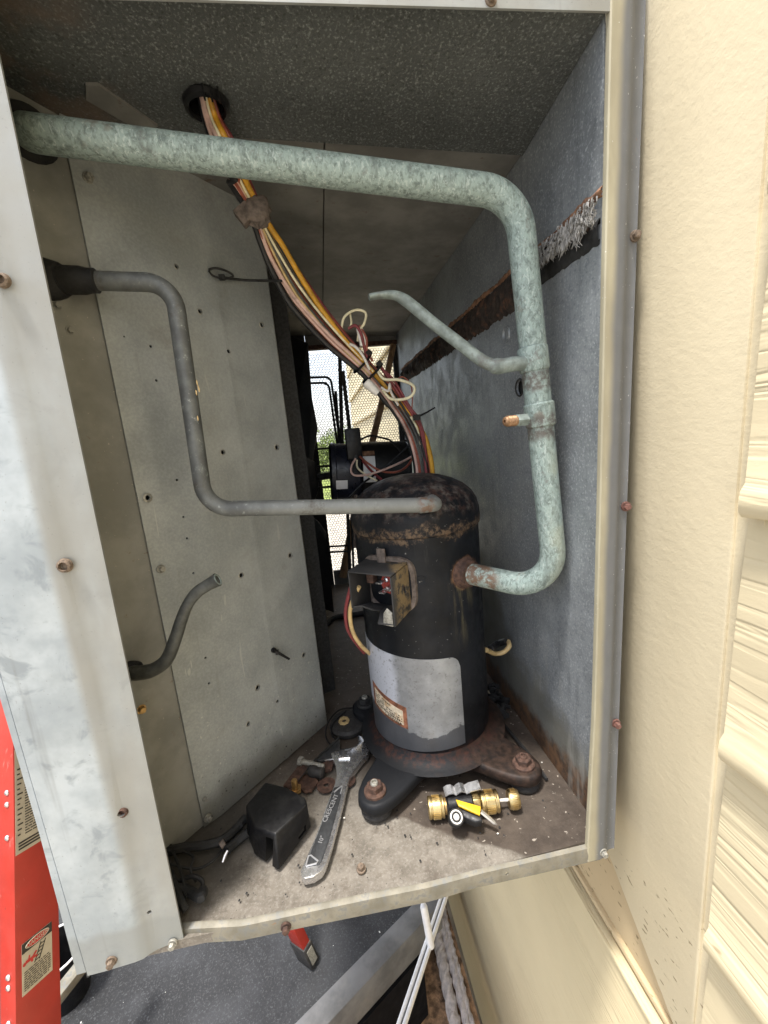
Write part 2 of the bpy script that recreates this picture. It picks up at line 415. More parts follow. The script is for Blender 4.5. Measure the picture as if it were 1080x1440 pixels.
def m_chrome():
    M = Mat('chrome_tool_steel', 0.32, 0.9)
    M.color(M.mix(M.noise(60, 3), (0.62, 0.62, 0.63), (0.74, 0.74, 0.75)))
    M.rough(M.rng(M.noise(90, 3), 0.3, 0.7, 0.18, 0.32))
    return M.m
MT['chrome'] = m_chrome()
MT['letter'] = simple('bright_raised_letter', (0.50, 0.50, 0.51), 0.4, 0.6, 0.03, 50)
MT['satin'] = simple('satin_grey_tool_recess', (0.042, 0.044, 0.047), 0.42, 0.3, 0.2, 160)
MT['brass'] = simple('yellow_brass', (0.56, 0.43, 0.21), 0.36, 1.0, 0.14, 60, (0.36, 0.26, 0.13))
MT['brassdull'] = simple('tarnished_brass', (0.45, 0.29, 0.12), 0.45, 0.8, 0.3, 200)
MT['copperthread'] = simple('bare_copper_thread', (0.30, 0.18, 0.10), 0.45, 0.6, 0.25, 400)
MT['yellow'] = simple('yellow_plastic', (0.80, 0.48, 0.02), 0.4, 0, 0.1, 100)
MT['whiteplastic'] = simple('white_plastic', (0.75, 0.72, 0.66), 0.4, 0, 0.1, 90)
MT['redterm'] = simple('red_terminal_insulator', (0.33, 0.045, 0.035), 0.5, 0, 0.35, 160, (0.14, 0.05, 0.04))
def m_box():
    M = Mat('dusty_terminal_box_steel', 0.65, 0.1)
    c = M.mix(M.noise(45, 5), (0.018, 0.018, 0.019), (0.045, 0.045, 0.046))
    c = M.mix(M.math('MULTIPLY', M.rng(M.xyz(0), 0.292, 0.306), M.rng(M.noise(75, 5, 0.75), 0.40, 0.56)), c, (0.21, 0.15, 0.075))
    M.color(c); M.bump(M.noise(160, 4), 0.3, 0.001); return M.m
MT['box'] = m_box()
MT['boxbrown'] = simple('dusty_brown_box_rim', (0.125, 0.10, 0.085), 0.8, 0, 0.4, 120)
for nm, col in dict(orange=(0.60, 0.31, 0.03), redbrown=(0.30, 0.085, 0.055), pink=(0.62, 0.42, 0.36), black=(0.016, 0.016, 0.018),
                    grey=(0.11, 0.11, 0.105), cream=(0.78, 0.72, 0.50), maroon=(0.20, 0.035, 0.04), tan=(0.55, 0.40, 0.19), white=(0.72, 0.68, 0.62)).items():
    MT['w_' + nm] = simple('wire_jacket_' + nm, col, 0.42, 0, 0.15, 70, tuple(x * 0.55 for x in col))

def m_cream(name, col, grain=None):
    M = Mat(name, 0.8, 0.0)
    M.b.inputs['Specular IOR Level'].default_value = 0.3
    c = M.mix(M.rng(M.noise(4, 4, 0.6), 0.3, 0.7), tuple(x * 0.94 for x in col), col)
    if grain == 'stucco':
        h = M.math('ADD', M.noise(95, 5, 0.6, stretch=(1, 0.85, 1.2)), M.math('MULTIPLY', M.noise(300, 3, 0.6), 0.4))
        d = M.math('MULTIPLY', M.rng(M.noise(120, 2, 0.5, stretch=(1, 0.5, 1.3)), 0.655, 0.69), M.rng(M.math('ADD', M.xyz(2), M.math('MULTIPLY', M.noise(9, 2), 0.3)), 0.10, 0.16, 1, 0))
        c = M.mix(M.math('MULTIPLY', d, 0.8), c, (0.20, 0.15, 0.08))
        M.bump(h, 0.26, 0.002)
    else:
        deep = grain == 'deep'
        g = M.noise(17 if deep else 30, 3, 0.5, stretch=(1, 0.075, 1.0), dist=0.9)
        ln = M.rng(M.math('ABSOLUTE', M.math('SUBTRACT', g, 0.5)), 0.0, 0.055)
        g2 = M.noise(42 if deep else 70, 3, 0.5, stretch=(1, 0.06, 1.0), dist=0.6)
        ln2 = M.rng(M.math('ABSOLUTE', M.math('SUBTRACT', g2, 0.5)), 0.0, 0.07)
        patchy = M.rng(M.noise(5, 3, 0.5, stretch=(1, 0.5, 1)), 0.38, 0.58, 0.15, 1)
        h = M.math('ADD', M.math('MULTIPLY', M.math('ADD', ln, M.math('MULTIPLY', ln2, 0.5)), patchy), M.math('MULTIPLY', M.noise(110, 4, 0.6, stretch=(1, 0.35, 1)), 0.35))
        M.bump(h, 0.32 if deep else 0.45, 0.0035 if deep else 0.003)
        d = M.rng(M.noise(38, 2, 0.5, stretch=(1, 0.4, 1.4)), 0.75, 0.78)
        c = M.mix(M.math('MULTIPLY', d, 0.6), c, (0.25, 0.17, 0.09))
    M.color(c)
    return M.m
MT['trim'] = m_cream('cream_painted_trim', (0.66, 0.575, 0.40), 'stucco')
MT['plank'] = m_cream('cream_painted_lap_siding', (0.65, 0.56, 0.375), 'deep')
MT['sheet'] = m_cream('cream_painted_grained_board', (0.62, 0.525, 0.335), 'fine')
MT['skirt'] = m_cream('cream_painted_skirt', (0.56, 0.44, 0.27), 'stucco')  # orange tint of bounced light in shade put into this cream

def m_roof():
    M = Mat('granulated_roof_membrane', 0.85, 0)
    c = M.mix(M.rng(M.noise(5, 5, 0.6), 0.38, 0.64), (0.017, 0.018, 0.020), (0.036, 0.038, 0.042))
    c = M.mix(M.rng(M.noise(230, 3, 0.7), 0.50, 0.72), c, (0.075, 0.078, 0.084))
    c = M.mix(M.rng(M.noise(55, 2, 0.5), 0.755, 0.77), c, (0.62, 0.62, 0.60))
    M.color(c); M.bump(M.noise(230, 3), 0.5, 0.003); return M.m
MT['roof'] = m_roof()
MT['edge'] = simple('grey_roof_edge_metal', (0.15, 0.154, 0.16), 0.6, 0.2, 0.25, 14, (0.20, 0.20, 0.20))
def m_red():
    M = Mat('scuffed_red_fibreglass', 0.42, 0.0)
    c = M.mix(M.rng(M.noise(9, 4), 0.35, 0.65), (0.36, 0.028, 0.016), (0.46, 0.034, 0.020))
    c = M.mix(M.rng(M.noise(70, 4, 0.7, stretch=(1, 1, 0.12)), 0.62, 0.72, 0, 0.6), c, (0.52, 0.20, 0.17))
    c = M.mix(M.rng(M.noise(45, 5, 0.7), 0.68, 0.74, 0, 0.85), c, (0.10, 0.03, 0.025))
    M.color(c); M.rough(M.rng(M.noise(30, 4), 0.3, 0.7, 0.32, 0.6)); M.bump(M.noise(200, 3, 0.6, stretch=(1, 1, 0.1)), 0.12, 0.0008)
    return M.m
MT['redfrp'] = m_red()
MT['alu'] = simple('bare_aluminium', (0.72, 0.72, 0.72), 0.35, 0.9, 0.1, 120)
MT['whitepaint'] = simple('white_painted_metal', (0.76, 0.76, 0.76), 0.45, 0.1, 0.08, 30)
MT['sticker'] = simple('cream_sticker', (0.50, 0.44, 0.32), 0.5, 0, 0.08, 50)
MT['stickerblack'] = simple('black_sticker_print', (0.03, 0.026, 0.02), 0.5, 0, 0.1, 50)
MT['stickerred'] = simple('red_sticker_print', (0.50, 0.035, 0.03), 0.5, 0, 0.1, 50)
MT['mulch'] = simple('brown_mulch', (0.27, 0.165, 0.095), 0.95, 0, 0.6, 40, (0.07, 0.04, 0.022))
MT['ground'] = simple('pale_gravel', (0.42, 0.38, 0.31), 0.9, 0, 0.25, 6, (0.40, 0.36, 0.30))
MT['pit'] = simple('black_gap_shade', (0.006, 0.006, 0.007), 0.8, 0, 0.3, 20)  # near-black in place of the shade down in the gap
MT['pit'].node_tree.nodes['Principled BSDF'].inputs['Specular IOR Level'].default_value = 0.1
MT['hose'] = simple('off_white_braided_hose', (0.48, 0.44, 0.425), 0.7, 0, 0.2, 60, (0.30, 0.26, 0.24))
MT['grass'] = simple('sunlit_grass', (0.16, 0.20, 0.035), 0.8, 0, 0.35, 1.2)
MT['leaf'] = simple('yellow_green_leaf', (0.12, 0.165, 0.03), 0.6, 0, 0.4, 3)
MT['bark'] = simple('brown_bark', (0.10, 0.075, 0.05), 0.9, 0, 0.3, 12)
MT['wood'] = simple('weathered_wood_stick', (0.26, 0.16, 0.085), 0.8, 0, 0.35, 40)
MT['fluff'] = simple('grey_white_foam_fibre', (0.25, 0.243, 0.23), 0.95, 0, 0.35, 120)
MT['gasket'] = simple('rotted_dark_gasket', (0.035, 0.025, 0.02), 0.95, 0, 0.6, 120, (0.13, 0.06, 0.035))
MT['rustedge'] = simple('orange_rust_edge', (0.24, 0.125, 0.07), 0.9, 0, 0.5, 90, (0.10, 0.05, 0.032))
MT['guard'] = simple('pale_guard_steel', (0.42, 0.42, 0.40), 0.6, 0.2, 0.15, 60)
MT['coil'] = simple('dark_coil_fin', (0.03, 0.03, 0.03), 0.6, 0.4, 0.4, 200)
MT['boot'] = simple('black_rubber_boot', (0.013, 0.013, 0.014), 0.6, 0, 0.3, 80)
MT['motorblue'] = simple('blue_black_motor_paint', (0.010, 0.012, 0.022), 0.35, 0, 0.25, 60)

# ------------------------------------------------------------------ mesh builder
def orient(ax):
    ax = Vector(ax).normalized()
    h = Vector((0, 0, 1)) if abs(ax.z) < 0.9 else Vector((1, 0, 0))
    u = h.cross(ax).normalized()
    return u, ax.cross(u).normalized(), ax

class MB:
    def __init__(s): s.V = []; s.F = []
    def add(s, vs, fs):
        k = len(s.V); s.V += [Vector(v) for v in vs]; s.F += [tuple(i + k for i in f) for f in fs]; return s
    def prism(s, poly, ext):
        n = len(poly); ext = Vector(ext)
        vs = [Vector(p) for p in poly] + [Vector(p) + ext for p in poly]
        fs = [tuple(range(n)), tuple(range(2 * n - 1, n - 1, -1))]
        fs += [(i, i + n, (i + 1) % n + n, (i + 1) % n) for i in range(n)]
        return s.add(vs, fs)
    def box(s, c, size, u=(1, 0, 0), v=(0, 1, 0), w=(0, 0, 1)):
        c = Vector(c); u, v, w = (Vector(q).normalized() * (size[i] / 2) for i, q in enumerate((u, v, w)))
        base = [c - u - v - w, c + u - v - w, c + u + v - w, c - u + v - w]
        return s.prism(base, w * 2)
    def lathe(s, o, ax, prof, seg=24, capa=True, capb=True):
        u, v, w = orient(ax); o = Vector(o)
        vs = []; fs = []
        for t, r in prof:
            for i in range(seg):
                a = 2 * math.pi * i / seg
                vs.append(o + w * t + (u * math.cos(a) + v * math.sin(a)) * r)
        for j in range(len(prof) - 1):
            for i in range(seg):
                a, b = j * seg + i, j * seg + (i + 1) % seg
                fs.append((a, b, b + seg, a + seg))
        if capa: fs.append(tuple(range(seg - 1, -1, -1)))
        if capb: fs.append(tuple(range((len(prof) - 1) * seg, len(prof) * seg)))
        return s.add(vs, fs)
    def tube(s, pts, r, seg=12, flat=None):
        pts = [Vector(p) for p in pts]; n = len(pts)
        rs = r if isinstance(r, (list, tuple)) else [r] * n
        tang = []
        for i in range(n):
            t = pts[min(i + 1, n - 1)] - pts[max(i - 1, 0)]
            tang.append(t.normalized())
        u, v, _ = orient(tang[0]); vs = []; fs = []
        for i in range(n):
            if i:
                ax = tang[i - 1].cross(tang[i])
                if ax.length > 1e-7:
                    q = Matrix.Rotation(tang[i - 1].angle(tang[i]), 3, ax)
                    u = q @ u; v = q @ v
            fu, fv = flat[i] if flat else (1, 1)
            for k in range(seg):
                a = 2 * math.pi * k / seg
                vs.append(pts[i] + u * math.cos(a) * rs[i] * fu + v * math.sin(a) * rs[i] * fv)
        for i in range(n - 1):
            for k in range(seg):
                a, b = i * seg + k, i * seg + (k + 1) % seg
                fs.append((a, b, b + seg, a + seg))
        fs.append(tuple(range(seg - 1, -1, -1))); fs.append(tuple(range((n - 1) * seg, n * seg)))
        return s.add(vs, fs)
    def sphere(s, c, r, seg=14, rings=8, sq=(1, 1, 1)):
        c = Vector(c); vs = []; fs = []
        for j in range(rings + 1):
            t = math.pi * j / rings
            rr = max(math.sin(t), 0.02)
            for i in range(seg):
                a = 2 * math.pi * i / seg
                vs.append(c + Vector((math.cos(a) * rr * sq[0], math.sin(a) * rr * sq[1], math.cos(t) * sq[2])) * r)
        for j in range(rings):
            for i in range(seg):
                a, b = j * seg + i, j * seg + (i + 1) % seg
                fs.append((a, a + seg, b + seg, b))
        fs.append(tuple(range(seg))); fs.append(tuple(range((rings + 1) * seg - 1, rings * seg - 1, -1)))
        return s.add(vs, fs)
    def mesh(s, name, bevel=0, segs=2, base=(0, 0, 0), ang=40, smooth=True, bang=30):
        me = bpy.data.meshes.new(name); b = Vector(base)
        me.from_pydata([v - b for v in s.V], [], s.F); me.validate()
        bm = bmesh.new(); bm.from_mesh(me)
        bmesh.ops.recalc_face_normals(bm, faces=bm.faces)
        if all(e.is_manifold for e in bm.edges) and bm.calc_volume(signed=True) < 0: bmesh.ops.reverse_faces(bm, faces=bm.faces)
        if bevel:
            es = [e for e in bm.edges if len(e.link_faces) == 2 and e.calc_face_angle(0) > R(bang)]
            bmesh.ops.bevel(bm, geom=es, offset=bevel, segments=segs, profile=0.5, affect='EDGES', clamp_overlap=True)
        bm.to_mesh(me); bm.free()
        if smooth:
            me.polygons.foreach_set('use_smooth', [True] * len(me.polygons))
            me.set_sharp_from_angle(angle=R(ang))
        return me
    def build(s, name, mat, parent=None, **kw):
        base = parent['_b'] if parent is not None and '_b' in parent else (0, 0, 0)
        me = s.mesh(name, base=base, **kw)
        me.materials.append(mat)
        o = bpy.data.objects.new(name, me); COL.objects.link(o)
        if parent is not None:
            o.parent = parent
            o['_b'] = list(base)
        return o

def thing(name, label, cat, base=(0, 0, 0), group=None):
    o = bpy.data.objects.new(name, None); COL.objects.link(o)
    o.location = base; o['label'] = label; o['category'] = cat
    if group: o['group'] = group
    o['_b'] = list(base); o.empty_display_size = 0.02
    return o

def tag(o, label=None, cat=None, group=None, kind=None):
    if label: o['label'] = label
    if cat: o['category'] = cat
    if group: o['group'] = group
    if kind: o['kind'] = kind
    return o

def rounded(pts, rad, seg=8):
    """polyline with filleted corners; rad: number or list per inner corner"""
    pts = [Vector(p) for p in pts]; out = [pts[0]]
    for i in range(1, len(pts) - 1):
        a, b, c = pts[i - 1], pts[i], pts[i + 1]
        r = rad[i - 1] if isinstance(rad, (list, tuple)) else rad
        d1, d2 = (a - b).normalized(), (c - b).normalized()
        th = d1.angle(d2)
        t = min(r / math.tan(th / 2), (a - b).length * 0.49, (c - b).length * 0.49)
        rr = t * math.tan(th / 2)
        cen = b + (d1 + d2).normalized() * (rr / math.sin(th / 2))
        p, q = b + d1 * t - cen, b + d2 * t - cen
        tot = p.angle(q); ax = p.cross(q)
        for k in range(seg + 1):
            out.append(cen + Matrix.Rotation(tot * k / seg, 3, ax) @ p)
    out.append(pts[-1]); return out

def smooth_path(pts, n=8):
    pts = [Vector(p) for p in pts]; out = []
    for i in range(len(pts) - 1):
        p0, p1, p2, p3 = pts[max(i - 1, 0)], pts[i], pts[i + 1], pts[min(i + 2, len(pts) - 1)]
        for k in range(n):
            t = k / n
            out.append(0.5 * ((2 * p1) + (p2 - p0) * t + (2 * p0 - 5 * p1 + 4 * p2 - p3) * t * t + (3 * p1 - p0 - 3 * p2 + p3) * t ** 3))
    out.append(pts[-1]); return out

def subdivide_line(pts, step):
    out = []
    for a, b in zip(pts, pts[1:]):
        a, b = Vector(a), Vector(b); n = max(1, int((b - a).length / step))
        out += [a.lerp(b, k / n) for k in range(n)]
    out.append(Vector(pts[-1])); return out

def cut(o, cutter_mb):
    """real holes: subtract a mesh of pegs from a panel"""
    me = cutter_mb.mesh('pegs', smooth=False)
    c = bpy.data.objects.new('pegs', me); COL.objects.link(c)
    md = o.modifiers.new('cut', 'BOOLEAN'); md.object = c; md.operation = 'DIFFERENCE'; md.solver = 'EXACT'; md.use_self = True
    if o.parent: c.location = (0, 0, 0)
    bpy.context.view_layer.update()
    dg = bpy.context.evaluated_depsgraph_get()
    nm = bpy.data.meshes.new_from_object(o.evaluated_get(dg))
    o.modifiers.clear(); o.data = nm
    bpy.data.objects.remove(c)
    nm.polygons.foreach_set('use_smooth', [True] * len(nm.polygons))
    nm.set_sharp_from_angle(angle=R(30))

# =================================================================== THE CABINET
cab = thing('condensing_unit', 'weathered grey steel air conditioner cabinet with its access panel off, against the cream wall', 'air conditioner', (0, 0, 0))

def line_x(p, q, y=0.0):
    a, b = fx(*p, y), fx(*q, y)
    return lambda z: a.x + (b.x - a.x) * (z - a.z) / (b.z - a.z)

def loft(name, rows, mat, thick=0.0022, **kw):
    """sheet metal: rows of points, given thickness towards +y"""
    m = MB(); nr, nc = len(rows), len(rows[0]); vs = []
    for off in (0, thick):
        for r in rows:
            vs += [Vector(p) + Vector((0, off, 0)) for p in r]
    fs = []
    N = nr * nc
    for j in range(nr - 1):
        for i in range(nc - 1):
            a = j * nc + i
            fs.append((a, a + 1, a + nc + 1, a + nc)); fs.append((a + N, a + N + nc, a + N + nc + 1, a + N + 1))
    for j in range(nr - 1):
        for i in (0, nc - 1):
            a = j * nc + i; fs.append((a, a + nc, a + nc + N, a + N))
    for i in range(nc - 1):
        for j in (0, nr - 1):
            a = j * nc + i; fs.append((a, a + 1, a + 1 + N, a + N))
    m.add(vs, fs)
    return m.build(name, mat, cab, **kw)

# left face: outer strip, groove, broad face, chamfer, inner flange
LO = line_x((0, 980), (105, 1372)); LG = line_x((0, 950), (120, 1365)); LR = line_x((18, 360), (196, 1293)); LI = line_x((0, 90), (258, 1320), 0.006)
zl = lambda x: -0.0135 + (x + 0.118) * 0.075            # bottom edge of the left face
rows = []
for k in range(14):
    z = -0.02 + 1.25 * k / 13
    xg, xi = LG(z), LI(z); xo = min(LO(z), xg - 0.008); xr = min(LR(z), xi - 0.034)
    wob = 0.0010 * math.sin(k * 1.7)
    prof = [(xo, 0.003), (xg - 0.0020, 0.0028), (xg - 0.0008, 0.0070), (xg + 0.0008, 0.0070), (xg + 0.002, -0.0015),
            (xg + 0.02, -0.0022 + wob), (xr - 0.012, -0.0022 - wob), (xr - 0.003, -0.0014), (xr + 0.004, 0.0020), (xr + 0.011, 0.0042), (xr + 0.02, 0.0052), (xi - 0.003, 0.006), (xi, 0.0066)]
    rows.append([(x, y, max(z, zl(x)) if k else zl(x)) for x, y in prof])
left_face = loft('face_panel', rows, MT['front'], 0.0024, ang=25)
pegs = MB()
HO = [(92, 795, 0.0036), (5, 395, 0.0032), (170, 1145, 0.0034), (208, 1288, 0.0022)]
for px, py, r in HO:
    pegs.lathe(fx(px, py) + Vector((0, -0.02, 0)), (0, 1, 0), [(0, r), (0.06, r)], 14)
cut(left_face, pegs)
for px, py, r in HO[:3]:
    p = fx(px, py)
    MB().lathe(p + Vector((0, 0.0045 if px > 100 else 0.0, 0)), (0, -1, 0), [(0, r * 1.95), (0.0035, r * 1.7), (0.0045, r * 1.15), (0.001, r * 0.98)], 16, True, False).build('rivet_ring', MT['rustlight'] if px < 100 else MT['rust'], cab)

# left outer side and its hidden back part
MB().box((-0.1135, 0.585, 0.46), (0.003, 1.15, 0.98)).build('side_panel', MT['coil'], cab)

# right face: flat flange that rolls back towards the wall
inn = [(858, 14), (853, 240), (848, 480), (843, 720), (836, 1000), (826, 1193)]
oL = line_x((918, 0), (870, 1205))
rows = []
zs = [fx(*q).z for q in inn]; xs = [fx(*q).x for q in inn]
def inx(z):
    for i in range(len(zs) - 1):
        if z >= zs[i + 1]: break
    t = (z - zs[i]) / (zs[i + 1] - zs[i]); return xs[i] + (xs[i + 1] - xs[i]) * t
for k in range(16):
    z = -0.027 + (1.02 + 0.027) * k / 15
    a, b = inx(min(z, 0.95)), oL(z); w = b - a
    rows.append([(a, 0.0035, z), (a + 0.0006, 0.001, z), (a + 0.002, 0.0, z), (a + w * 0.45, 0.0, z), (a + w * 0.56, 0.0012, z), (a + w * 0.66, 0.0048, z), (a + w * 0.80, 0.0088, z), (a + w * 0.93, 0.0095, z), (a + w * 0.97, 0.0090, z), (b, 0.0088, z)])
rf = loft('flange_post', rows, MT['flange'], 0.002, ang=28)

# top flange over the opening
a, b = fx(500, 4), fx(857, 14)
sl = (b.z - a.z) / (b.x - a.x)
m = MB()
zt = lambda x: b.z + sl * (x - b.x)
m.prism([(-0.108, 0.001, zt(-0.108)), (b.x + 0.006, 0.001, zt(b.x)), (b.x + 0.03, 0.001, zt(b.x) + 0.024), (b.x + 0.03, 0.001, 1.1), (-0.108, 0.001, 1.1)], (0, 0.0022, 0))
m.build('top_flange', MT['front'], cab)

# bottom lip: dented sheet edge
top = [(215, 1329), (258, 1320), (340, 1302), (430, 1283), (520, 1264), (600, 1247), (640, 1237), (680, 1227), (750, 1211), (829, 1192)]
bot = [(215, 1353), (258, 1344), (340, 1325), (430, 1306), (520, 1288), (600, 1270), (634, 1261), (668, 1251), (750, 1233), (846, 1211)]
rows = [[], [], [], [], []]
for t, q in zip(top, bot):
    T, B = fx(*t), fx(*q)
    bulge = -0.0012 * math.exp(-((T.x - 0.30) / 0.03) ** 2)
    for r, (f, y) in enumerate(((0, 0.0055), (0.10, 0.0012), (0.5, 0.0), (0.92, 0.0004), (1.0, 0.004))):
        p = T.lerp(B, f); rows[r].append((p.x, y + bulge + (0.010 if T.x < 0.0 else 0), p.z))
lip = loft('front_lip', rows, MT['lip'], 0.002, ang=30)
pegs = MB(); p = fx(713, 1229); pegs.lathe(p - Vector((0, 0.03, 0)), (0, 1, 0), [(0, 0.0022), (0.06, 0.0022)], 12); cut(lip, pegs)
# part of the lip that carries on under the left face
q0, q1 = fx(107, 1371), fx(256, 1338)
# base pan
zf = -0.001
m = MB()
m.prism([(-0.112, 0.0055, zf), (0.10, 0.0055, zf - 0.004), (0.285, 0.0055, zf - 0.006), (0.50, 0.0055, zf), (0.5310, 0.0055, zf), (0.5310, 1.148, zf), (-0.112, 1.148, zf)], (0, 0, -0.012))
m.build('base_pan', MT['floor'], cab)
gl = [fx(a_, b_, 0.0085) for a_, b_ in top[1:]]
rnd = random.Random(14); gl = subdivide_line(gl, 0.006)
MB().tube([p + Vector((0, rnd.uniform(-.0006, .0008), -0.0016)) for p in gl], [rnd.uniform(0.0016, 0.0030) for _ in gl], 6).build('gap_shade_line', MT['dark'], cab)  # dark tube standing in for the shaded gap behind the lip
# embossed rib on the far part of the pan
pts = [fl(512, 862, 0.004), fl(470, 868, 0.004), fl(456, 880, 0.004), fl(458, 920, 0.004)]
MB().tube(rounded(pts, 0.03), 0.008, 8).build('pan_rib', MT['dark'], cab)

# ceiling
zc = lambda x: 0.893 + 0.06 * (XR - x)
YS = 0.168
def slab(x0, x1, y0, y1, lift, th):
    return MB().prism([(x0, y0, zc(x0) + lift), (x1, y0, zc(x1) + lift), (x1, y1, zc(x1) + lift), (x0, y1, zc(x0) + lift)], (0, 0, th))
x0_, x1_ = -0.11, XR - 0.0005
ce = MB().add([(x, y, z + dz) for x in (x0_, x1_) for y, z, dz in ((0.004, zc(x) + 0.0185, 0), (0.08, zc(x) + 0.0097, 0), (YS, zc(x), 0), (YS, zc(x), 0.045), (0.004, zc(x) + 0.0185, 0.03))], [(0, 1, 2, 3, 4), (9, 8, 7, 6, 5)] + [(i, i + 5, (i + 1) % 5 + 5, (i + 1) % 5) for i in range(5)]).build('ceiling_liner', MT['ceil'], cab)
LN = Vector((0.06, 0.113, 1))
GR = onp(290, 143, (XR, YS, 0.893), LN)
pegs = MB(); pegs.lathe(GR - Vector((0, 0, 0.05)), (0, 0, 1), [(0, 0.0205), (0.16, 0.0205)], 24); cut(ce, pegs)
c2 = slab(0.272, XR - 0.0005, YS + 0.001, 1.149, 0.003, 0.010).build('ceiling_panel', MT['ceil2'], cab)
c3 = slab(-0.11, 0.2705, YS + 0.001, 1.149, 0.006, 0.010).build('ceiling_panel', MT['ceil2'], cab)
slab(-0.11, XR, 0.006, 1.149, 0.06, 0.004).build('top_cover', MT['dark'], cab)
g = MB(); g.lathe(GR - Vector((0, 0, 0.006)), (0, 0, 1), [(0, 0.0175), (-0.003, 0.0195), (-0.001, 0.0235), (0.004, 0.0245), (0.0055, 0.0205), (0.03, 0.0175), (0.03, 0.016), (0.0, 0.0160)], 28, False, False)
for k in range(3):
    g.box(GR + Vector((0.006 + 0.007 * k - 0.004, -0.0215 + 0.002 * k, -0.006)), (0.0016, 0.006, 0.012))
g.build('cable_grommet', MT['plastic'], cab)
# small clip bracket on the liner above the divider
w = [onp(121, 120, (XR, YS, 0.890), LN), onp(138, 120, (XR, YS, 0.890), LN), onp(222, 178, (XR, YS, 0.890), LN), onp(206, 190, (XR, YS, 0.890), LN), onp(121, 141, (XR, YS, 0.890), LN)]
MB().prism(w, (0, 0, 0.0028)).build('top_bracket', MT['ceil2'], cab)

# right wall
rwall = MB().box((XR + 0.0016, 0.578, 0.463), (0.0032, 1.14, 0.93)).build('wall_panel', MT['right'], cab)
pegs = MB()
for px, py, r in ((731, 545, 0.0115), (789, 757, 0.0028), (705, 330, 0.0)):
    if r: pegs.lathe(rw(px, py) - Vector((0.02, 0, 0)), (1, 0, 0), [(0, r), (0.05, r)], 18)
cut(rwall, pegs)
MB().box((XR + 0.008, 0.58, 0.446), (0.002, 1.13, 0.92)).build('outer_skin', MT['dark'], cab)
kp = rw(712, 470)
m = MB()
for r in (0.0125, 0.0085):
    ring = [kp + Vector((0, math.cos(a) * r, math.sin(a) * r)) for a in [2 * math.pi * i / 24 for i in range(25)]]
    m.tube(ring, 0.0011, 6)
m.build('knockout_rings', MT['right'], cab)
rng_ = MB(); rng_.tube([rw(731, 545) + Vector((-0.0005, math.cos(a) * 0.0125, math.sin(a) * 0.0125)) for a in [2 * math.pi * i / 20 for i in range(21)]], 0.0014, 6); rng_.build('hole_rim', MT['dark'], cab)

# seam strip along the right wall: rust edge, rotted gasket, tuft of foam
def ragged(name, y0, y1, z0f, z1f, proud, mat, n, seed, step=5, rag=0.004, parent=cab):
    rnd = random.Random(seed); vs = []; fs = []
    for i in range(n + 1):
        y = y0 + (y1 - y0) * i / n
        za, zb = z0f(y) + rnd.uniform(-rag, rag), z1f(y) + rnd.uniform(-rag, rag)
        for j in range(step + 1):
            t = j / step
            bulge = proud * (math.sin(math.pi * min(max(t, 0.06), 0.94)) ** 0.6) * rnd.uniform(0.45, 1.1) if 0 < j < step else 0.0003
            vs.append((XR - bulge, y + rnd.uniform(-0.3, 0.3) * (y1 - y0) / n, za + (zb - za) * t))
        vs.append((XR + 0.0004, y, (za + zb) / 2))
    w_ = step + 2
    for i in range(n):
        for j in range(step):
            a_ = i * w_ + j; fs.append((a_, a_ + 1, a_ + 1 + w_, a_ + w_))
        a_ = i * w_
        fs.append((a_ + step, a_ + step + 1, a_ + w_ + step + 1, a_ + w_ + step)); fs.append((a_, a_ + w_, a_ + w_ + step + 1, a_ + step + 1))
    return MB().add(vs, fs).build(name, mat, parent, ang=60)
zs_up = lambda y: 0.768 + 0.004 * y
ragged('rust_edge', 0.008, 1.08, lambda y: zs_up(y) - 0.006, lambda y: zs_up(y) + 0.003 + 0.002 * math.sin(y * 40), 0.0035, MT['rustedge'], 160, 3, rag=0.0018)
ragged('rotted_gasket_slot_shade', 0.012, 0.155, lambda y: zs_up(y) - 0.048, lambda y: zs_up(y) - 0.024, 0.005, MT['dark'], 40, 11, rag=0.0012)  # dark band standing in for the shaded slot under the foam
ragged('rotted_gasket_slot_shade', 0.15, 1.06, lambda y: zs_up(y) - 0.058 + 0.006 * y, lambda y: zs_up(y) - 0.004, 0.011, MT['gasket'], 190, 5, rag=0.003)
fb = ragged('foam_strip', 0.024, 0.160, lambda y: zs_up(y) - 0.030, lambda y: zs_up(y) - 0.006, 0.010, MT['gasket'], 60, 8, rag=0.0025)
m = MB(); rnd = random.Random(5)
for i in range(700):
    y = rnd.uniform(0.006, 0.13); z = zs_up(y) - rnd.uniform(0.006, 0.029)
    p = Vector((XR - rnd.uniform(0.006, 0.013), y, z)); L = rnd.uniform(0.003, 0.011) * (1.5 if 0.03 < y < 0.06 else 0.7)
    m.tube([p, p + Vector((-0.001, rnd.uniform(-0.3, 0.5) * L, -L * 0.6)), p + Vector((0, rnd.uniform(-0.4, 0.8) * L, -L))], [0.0009, 0.0006, 0.0002], 4)
m.build('foam_shreds', MT['fluff'], cab)

